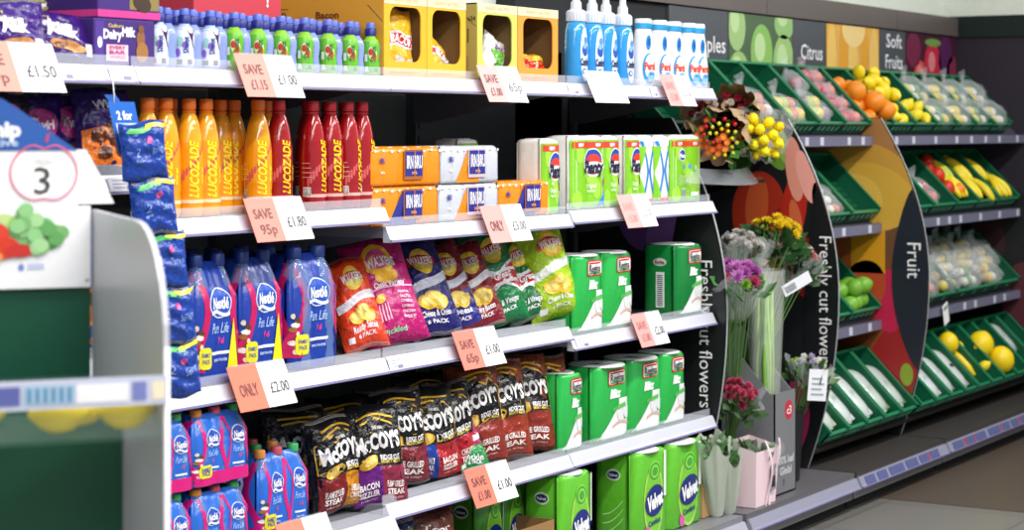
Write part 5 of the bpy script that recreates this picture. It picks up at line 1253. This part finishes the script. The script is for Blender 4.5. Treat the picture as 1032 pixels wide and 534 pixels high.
def bouquet(label, base, head, rad, flowers, wrapk=None, wrapr=None, leafc='3f7a34', leaves=40, seed=1, stems=True, cat='bouquet', group=None, wrap_from=.80, flatz=.6):
    rr = random.Random(seed); base = Vector(base); head = Vector(head)
    t = thing('bouquet', label, cat, base, 0, group); H = head - base; ax = H.normalized(); u = ax.orthogonal().normalized(); w = ax.cross(u)
    n = len(flowers); sm = MB()
    for i, (kind, col, sz) in enumerate(flowers):
        a = i * 2.39996; q = math.sqrt((i + .5) / n) * rad
        d = (u * math.cos(a) + w * math.sin(a)) * q
        p = H + d + ax * ((1 - (q / rad) ** 2) * rad * flatz + rr.uniform(-.01, .01))
        nrm = (ax * .9 + d.normalized() * (q / rad) * 1.0 + Vector((-.35, -.45, .15))).normalized()
        o = bpy.data.objects.new('blossom', blossom_mesh(kind, col)); COL.objects.link(o); o.parent = t; o.location = p; o.scale = (sz,) * 3
        o.rotation_euler = nrm.to_track_quat('Z', 'Y').to_euler()
        if stems: sm.tube([p - nrm * sz * .1, p * .6 + H * .2, H * .35 + d * .2, d * .15], .0022, 'leaf:4f7a38', 5)
    if stems: sm.build('stems', t, True)
    mb = MB()
    for i in range(leaves):
        a = rr.uniform(0, 2 * PI); q = rad * rr.uniform(.3, 1.1); d = (u * math.cos(a) + w * math.sin(a)); p0 = H + d * q - ax * rr.uniform(.0, rad * 1.1)
        dr = (d * .8 + ax * rr.uniform(.1, 1) + Vector((rr.uniform(-.4, .4),) * 3)).normalized(); sd = dr.orthogonal().normalized(); l = rr.uniform(.035, .07); ww = l * .32
        mb.add([p0, p0 + dr * l * .5 + sd * ww, p0 + dr * l, p0 + dr * l * .5 - sd * ww, p0 + dr * l * .5 + dr.cross(sd) * ww * .4], [(0, 1, 4), (1, 2, 4), (2, 3, 4), (3, 0, 4)], 'leaf:' + leafc)
    mb.build('foliage', t, True)
    if wrapk:
        W_ = wrapr or rad * 1.15; mb = MB()
        def F(a, b):
            th = 2 * PI * a; q = .025 + (W_ - .025) * b ** .8; q *= 1 + (.10 * math.sin(9 * th + seed) + .05 * math.sin(17 * th)) * b
            return H * (wrap_from + (1.02 - wrap_from) * b) + (u * math.cos(th) + w * math.sin(th)) * q + ax * (.03 * math.sin(5 * th + seed) * b)
        mb.grid(F, 48, 8, wrapk, cu=True); mb.build('wrap', t, True)
    return t
def hd(px, py, Y): X = PX(px, Y); return (X, Y, PZ(px, py, Y))
Yl = [('bud', 'ffe814', .038)] * 10
# wall bracket shelf that carries the wrapped bunches
t = thing('flower_shelf', 'narrow black shelf carrying the wrapped bunches above the tulips picture', 'shelf', (6.86, 3.3, 1.30))
mb = MB(); mb.box(-.30, .17, -.13, .43, 0, .012, 'plastic:17181a'); mb.build('shelf', t)
for x in (-.28, .14): mb = MB(); mb.prism([(.43, 0), (-.10, 0), (.43, -.12)], x, x + .01, 'metal:17181a'); mb.build('bracket', t)
b1 = bouquet('mixed bouquet of small orange and red flowers lying in brown paper', hd(752, 124, 3.30), hd(724, 138, 3.12), .072,
   [(k, c, s) for k, c, s in [('daisy', 'e8622c', .016), ('bud', 'e8d020', .013), ('bud', 'd02430', .014), ('daisy', 'f08a3c', .017), ('bud', 'e0dc50', .013)] * 7], 'paper:a88c6a', .098, leaves=26, seed=3, wrap_from=-.3, stems=False)
b1b = bouquet('bouquet of tiny orange blooms, middle of the paper wrapped row', hd(765, 120, 3.28), hd(745, 134, 3.13), .055, [(k, c, s) for k, c, s in [('daisy', 'ee7030', .017), ('rose', 'c02838', .013), ('daisy', 'f0e0a0', .012)] * 6], 'cello:e8e8e4', .085, leaves=14, seed=5, wrap_from=-.2, stems=False)
b2 = bouquet('bright yellow rose bouquet above the tulips picture', hd(790, 124, 3.22), hd(768, 137, 3.07), .070, Yl + [('bud', 'fcdc10', .032)] * 4, 'cello:eceef0', .095, leaves=6, seed=6, wrap_from=-.3, stems=False)
bouquet('crimson and cream bunch in brown paper behind the orange bouquet', hd(757, 125, 3.36), hd(738, 111, 3.24), .055, [('rose', c, .024) for c in ('a81c3c', 'f0e8dc', 'c83450', 'b01838', 'e8dcd0', '8a1430') * 2], 'paper:a88a68', .095, leaves=6, seed=8, wrap_from=-.1, stems=False)
bouquet('pinkish bunch at the end of the top shelf behind the price card', hd(722, 124, 3.36), hd(708, 112, 3.24), .045, [('rose', c, .022) for c in ('e8c8c0', 'a83048', 'f0e0d8') * 4], 'paper:a08468', .08, leaves=8, seed=9, wrap_from=-.1, stems=False)
# clear plastic tray edge below the bouquets
mb = MB(); mb.grid(lambda a, b: (PX(708, 3.10) + .62 * a, 3.08 + .10 * (2 * a - 1) ** 2 + .05 * b + 0, 1.315 + .055 * b - .015 * math.sin(PI * a)), 20, 4, 'cello:dfe4ea')
tag(mb.build('clear_tray', smooth=True), 'clear curved plastic tray edge under the yellow and orange bouquets', 'tray')
# tall flowers
def gz(x): return (x[0], x[1], .155)
bouquet('yellow chrysanthemum bouquet with green foliage in the middle of the flower bay', (7.05, 3.30, .45), hd(783, 236, 3.20), .095, [('carnation', 'e8cc1c', .030)] * 14 + [('carnation', 'a8b83c', .02)] * 3, None, leaves=110, leafc='2f5a2c', seed=12)
bouquet('white and grey wax flower bouquet left of the yellow chrysanthemums', (6.80, 3.30, .30), hd(748, 248, 3.19), .075, [('carnation', c, .022) for c in ('c8c4bc', 'a8a49c', 'd8d4d0') * 8], 'cello:e8ecee', .11, leaves=30, leafc='6a705c', seed=13)
bouquet('purple and lilac carnation bouquet in clear film', (6.78, 3.20, .22), hd(744, 282, 3.10), .085, [('carnation', c, .034) for c in ('b860b0', 'd08acc', 'c878c0', 'a850a0')*3] + [('carnation', 'c04a70', .03)] * 3 + [('carnation', '8ab83c', .025)] * 3, 'cello:eef0f2', .115, leaves=40, seed=14)
bouquet('pink and rust coloured bouquet with a white tag, right of the yellow chrysanthemums', (7.14, 3.32, .45), hd(806, 262, 3.18), .075, [('carnation', c, .022) for c in ('c86a6a', 'e8c8c0', 'b84a4a') * 6], 'cello:e8ecee', .10, leaves=60, leafc='34502c', seed=15)
t = thing('price_tag', 'white barcode tag on the pink and rust bouquet', 'tag', hd(803, 286, 3.07), 0, None, rot=(0, -.45, -.6))
mb = MB(); mb.box(-.065, .065, -.001, .001, -.022, .022, 'paper:dcdfe4'); mb.build('card', t); mb = MB()
for k in range(10): mb.box(-.055 + .005 * k, -.053 + .005 * k, -.0022, -.001, -.014, .012, 'ink:50545c')
mb.build('barcode', t)
# long green stems in film
t = thing('stem_bunch', 'tall bunch of green stems in clear film standing in the grey carton', 'flower stems', (7.0, 3.155, .36), scale=(1.25, 1.1, 1.1))
mb = MB(); rr = random.Random(4)
for i in range(26):
    x = rr.uniform(-.055, .055); y = rr.uniform(-.03, .03)
    mb.tube([(x, y, 0), (x * 1.1 + rr.uniform(-.01, .01), y, .25), (x * .9 + rr.uniform(-.02, .02), y * .7, .5 + rr.uniform(-.03, .04))], .0055, 'leaf:' + ('8ab84c', '6a9c3c', 'a4c868')[i % 3], 5)
mb.build('stems', t, True); mb = MB(); mb.grid(lambda a, b: ((.055 + .03 * b) * math.cos(2*PI*a) * (1 + .06 * math.sin(14*PI*a)), (.04 + .02 * b) * math.sin(2*PI*a), .02 + .54 * b), 30, 8, 'cello:eef4ee', cu=True); mb.build('film', t, True)
# grey display carton with sloping top
t = thing('flower_carton', 'grey tall display carton with sloping sides and red round mark', 'display carton', (6.915, 3.08, .152))
mb = MB(); c = 'paper:77787c'; T = .005; w, d = .19, .22; zf, zb = .375, .60
mb.prism([(0, 0), (0, zf), (.02, zf), (d, zb), (d, 0)], 0, T, c); mb.prism([(0, 0), (0, zf), (.02, zf), (d, zb), (d, 0)], w - T, w, c); mb.box(0, w, 0, T, 0, zf, c); mb.box(0, w, d - T, d, 0, zb, c); mb.box(0, w, 0, d, 0, T, c)
mb.build('case', t); mb = MB(); F = FRONT(0)
mb.ell(w * .66, zf - .07, .036, .036, F, 'paper:c4243c'); mb.text('c3', w * .66, zf - .07, .03, F, 'ink:f4f0f0', e=.002, w=.04)
mb.text('100% leaf', w * .5, .125, .028, F, 'ink:d4d6da', w=w * .8); mb.text('Gleibl', w * .5, .085, .028, F, 'ink:d4d6da', w=w * .55); mb.rect(w * .38, w * .46, .03, .055, F, 'ink:5c5d62', n=1, m=1)
mb.build('print', t)
# black bucket with white lisianthus
t = thing('flower_bucket', 'black flower bucket between the grey carton and the tulips board', 'bucket', (7.27, 3.20, .152))
mb = MB(); mb.lathe([(.055, 0), (.06, .004), (.078, .27), (.083, .272), (.083, .28), (.074, .28), (.056, .01)], 24, 'plastic:151a1c', cap=False); mb.lathe([(.056, .0), (.056, .004)], 24, 'plastic:151a1c'); mb.build('bucket', t, 2)
bouquet('white lisianthus bunch in the black bucket', (7.27, 3.20, .20), hd(816, 372, 3.14), .07, [('rose', c, .02) for c in ('f0f0e8', 'd8cce8', 'f4f4f0', 'a8c060') * 5], 'cello:e8eef0', .10, leaves=70, leafc='456a34', seed=21)
t = thing('price_tag', 'white tag on the lisianthus bunch in the black bucket', 'tag', hd(824, 388, 3.075), 0, None, rot=(0, 0.1, -.5))
mb = MB(); mb.box(-.045, .045, -.001, .001, -.06, .06, 'paper:e4e6ea'); mb.build('card', t); mb = MB()
for k in range(4): mb.box(-.03, .03 - .01 * (k % 2), -.002, -.001, -.04 + k * .02, -.032 + k * .02, 'ink:a0a4ac')
mb.build('barcode', t)
# lower left bunches
bouquet('dark pink alstroemeria bouquet in film at the lower left of the flower bay', (6.74, 3.20, .28), hd(743, 398, 3.12), .065, [('carnation', c, .022) for c in ('b03858', 'c85070', '902848') * 6], 'cello:e8ecec', .10, leaves=60, leafc='3a5a30', seed=22)
for i, (px, py, Y) in enumerate(((718, 452, 3.075), (730, 462, 3.06))):
    bouquet('pale green tissue wrapped bunch standing beside the toilet rolls, %s one' % ('left', 'right')[i], (PX(px + 4, Y + .03), Y + .03, .16), hd(px, py - 4, Y), .03, [('rose', 'dce4d0', .014)] * 5, 'paper:c4ccba', .060, leaves=16, leafc='4a7a40', seed=24 + i, wrap_from=.0)
t = thing('flower_bag', 'pale pink gift bag with ribbon at the front of the flower bay', 'gift bag', (6.67, 3.045, .152))
mb = MB(); w, d, h = .17, .10, .23; k = 'paper:f0d6dc'
P0 = [(0, 0), (w, 0), (w, d), (0, d)]; P1 = [(-.015, -.01), (w + .015, -.01), (w + .015, d + .01), (-.015, d + .01)]
mb.add([(x, y, 0) for x, y in P0] + [(x, y, h - (.03 if i in (0, 1) else 0)) for i, (x, y) in enumerate(P1)], [(3, 2, 1, 0)] + [(i, (i + 1) % 4, (i + 1) % 4 + 4, i + 4) for i in range(4)], k)
mb.add([(x * .98 + .001, y * .98 + .001, .002) for x, y in P0] + [(x * .98 + .001, y * .98 + .001, h - .004 - (.03 if i in (0, 1) else 0)) for i, (x, y) in enumerate(P1)], [(0, 1, 2, 3)] + [(i + 4, (i + 1) % 4 + 4, (i + 1) % 4, i) for i in range(4)], k)
mb.build('bag', t)
mb = MB()
for s in (0, 1):
    mb.grid(lambda a, b: (w * .3 + .06 * s + .016 * (a - .5) + .04 * math.sin(2.6 * b + s), -.016 - .012 * math.sin(5 * b + s), h * 1.02 - .26 * b + .0 * s), 2, 14, 'film:f4dde6')
mb.build('ribbon', t, True)
mb = MB(); mb.box(.105, .145, -.014, -.0125, .05, .14, 'paper:8c8a92')
for q in range(6): mb.box(.109 + .005 * q, .111 + .005 * q, -.0152, -.014, .06, .10, 'ink:2c2c34')
mb.build('barcode_label', t)
bouquet('green leafy bunch in clear film inside the pink gift bag', (6.755, 3.095, .18), hd(762, 452, 3.10), .05, [('rose', '7a9a6a', .015)] * 6, 'cello:e4eaea', .095, leaves=50, leafc='5a7a50', seed=31)
mb = MB(); mb.box(0, .10, 0, .14, 0, .17, 'paper:c09a68'); tag(mb.build('cardboard_box', loc=(6.40, 3.12, .152), bevel=.002), 'small brown cardboard piece between the toilet rolls and tissue bunches', 'box')

# ================================================================ foreground stand
Rr = Vector((SN, -CS, 0)); Fw = Vector((CS, SN, 0))
P0 = CAMP(168, 2.9); xa = Rr * .93 + Fw * .37; rz = math.atan2(xa.y, xa.x)
st = thing('promotion_stand', 'green promotional stand with frosted side panel in the left foreground', 'display stand', P0, rz)
D = .57
mb = MB(); out = [(0, 0), (0, 1.19)]
for i in range(9):
    a = R(180 - 90 * i / 8); out.append((.20 + .20 * math.cos(a), 1.19 + .172 * math.sin(a)))
out += [(D, 1.365), (D, 0)]
mb.prism(out, -.004, .004, 'acryl:cdcdd3'); mb.build('side_panel', st)
mb = MB(); mb.prism([(y - (.004 if y < .3 else 0), z + (.004 if z > 1.2 else 0)) for y, z in out[:-1]] + [(y, z) for y, z in reversed(out[1:-1])], -.0045, .0045, 'plastic:f0f0f2') if 0 else None
mb = MB(); mb.tube([(0, y, z) for y, z in out[1:-1]], .0042, 'plastic:eceef0'); mb.tube([(0, 0, 0), (0, 0, .6), (0, 0, 1.19)], .0042, 'plastic:eceef0'); mb.build('edge_trim', st, True)
mb = MB(); mb.box(-1.0, -.006, D, D + .01, 0.0, 1.235, 'plastic:07503a'); mb.build('back_panel', st)
mb = MB(); mb.box(-1.0, -.006, .12, D, .02, .9, 'plastic:06381f') if 0 else mb.box(-1.0, -.006, .30, .31, 0.0, 1.06, 'plastic:0b4a30'); mb.build('lower_panel', st)
mb = MB(); mb.box(-1.0, -.006, .0, .34, 1.062, 1.068, 'tray:9fd0b8'); mb.box(-1.0, -.006, .0, .005, 1.068, 1.155, 'tray:c8dcd4'); mb.build('clear_tray', st)
mb = MB(); mb.box(-1.0, .0, -.006, -.002, 1.112, 1.152, 'paper:ccd0e4')
F = flat((0, -.006, 1.132), (1, 0, 0), (0, 0, 1))
for a, b, c in ((-.30, -.205, '5e66a8'), (-.200, -.130, 'a8c8dc'), (-.128, -.055, 'f6f6f8'), (-.050, -.030, '7a84c0'), (-.022, -.004, 'f4e8c8')): mb.rect(a, b, -.013, .013, F, 'paper:' + c, n=1, m=1, e=.001)
for k in range(6): mb.rect(-.195 + .011 * k, -.190 + .011 * k, -.010, .010, F, 'ink:5890b8', n=1, m=1, e=.002)
mb.build('price_rail', st)
sb = thing('stand_sign', 'white sign with blue top, pink apple outline, number 3 and vegetables', 'sign', P0 + Vector((0, 0, 0)), rz)
sb.location = P0; 
G = flat((0, D - .012, 0), (1, 0, 0), (0, 0, 1))
mb = MB(); mb.prism([(-.60, 1.237), (-.008, 1.237), (-.008, 1.372), (-.03, 1.372), (-.03, 1.465), (-.60, 1.52)], D - .012, D - .002, 'paper:f8f8fa', 'y'); mb.prism([(-.03, 1.375), (.034, 1.375), (.012, 1.42), (-.012, 1.465), (-.03, 1.466)], D + .004, D + .008, 'paper:f6f6f8', 'y'); mb.build('board', sb)
mb = MB(); mb.prism([(-.60, 1.465), (-.03, 1.465), (-.06, 1.485), (-.10, 1.515), (-.15, 1.548), (-.20, 1.57), (-.26, 1.583), (-.60, 1.59)], D - .014, D - .003, 'paper:2458a8', 'y'); mb.build('header', sb)
mb = MB(); ap = []
for i in range(40):
    a = 2 * PI * i / 40; r = .052 * (1 + .05 * math.cos(2 * a)) - .010 * math.exp(-((a - PI / 2) / .25) ** 2) - .006 * math.exp(-((a - 1.5 * PI) / .3) ** 2); ap.append((r * math.cos(a) * 1.0 - .085, 1.428 + r * math.sin(a) * .98))
mb.tube([tuple(G(x, y, .002)) for x, y in ap + ap[:1]], .0014, 'ink:ec5c7c', 5)
mb.tube([tuple(G(-.082, 1.478, .002)), tuple(G(-.078, 1.492, .002))], .002, 'ink:d84a68', 5); mb.ell(-.088, 1.488, .006, .004, G, 'ink:5aa05a', rot=.5)
mb.text('3', -.088, 1.415, .044, G, 'ink:3c4038', bold=.0, w=.026); mb.text('FRESH', -.085, 1.447, .010, G, 'ink:d8dcd4', w=.03)
mb.text('mip', -.150, 1.500, .024, flat((0, D - .014, 0), (1, 0, 0), (0, 0, 1)), 'ink:f4f8fc', w=.055, bold=.05); mb.text('ative', -.150, 1.478, .012, flat((0, D - .014, 0), (1, 0, 0), (0, 0, 1)), 'ink:c4d8f0', w=.045)
rr = random.Random(2)
for i in range(26):
    a = rr.uniform(0, 2 * PI); q = rr.random() ** .5; mb.ell(-.092 + .038 * q * math.cos(a), 1.338 + .036 * q * math.sin(a), .013, .012, G, 'paper:' + ('7cb870', '92cc88', '64a85c', 'a8d898')[i % 4], e=.0012 + .0002 * i)
for x, y, a, b, c, e in ((-.150, 1.345, .022, .016, 'c4dc90', .001), (-.128, 1.338, .016, .02, 'a0c860', .002), (-.165, 1.325, .024, .022, 'e04028', .006), (-.150, 1.305, .026, .018, 'd8381c', .007), (-.175, 1.31, .016, .016, 'f08048', .008), (-.125, 1.300, .024, .011, 'c82c24', .0075), (-.170, 1.29, .018, .010, 'f09a50', .009)): mb.ell(x, y, a, b, G, 'paper:' + c, e=e * .6)
mb.ell(-.122, 1.272, .005, .006, G, 'ink:7a90d0'); mb.rect(-.112, -.085, 1.268, 1.278, G, 'ink:c8d0ea', n=1, m=1); mb.ell(-.014, 1.248, .003, .003, G, 'paper:a8a8a8'); mb.build('print', sb)
Ms = Matrix.Translation(P0) @ Matrix.Rotation(rz, 4, 'Z')
for i, (x, y, r, l) in enumerate(((-.143, .05, .033, 'lemon in the foreground tray behind the striped rail, left one in front'), (-.100, .115, .030, 'lemon set back between the two front lemons in the foreground tray'), (-.048, .05, .034, 'lemon in the foreground tray at the right beside the frosted panel'), (-.235, .16, .036, 'lemon in the foreground tray at the far left frame edge'))):
    fruit('lemon', l, Ms @ Vector((x, y, 1.0695 + r * .86)), r, (0, R(90), rz + .1 * i), 'lemons in the foreground tray')
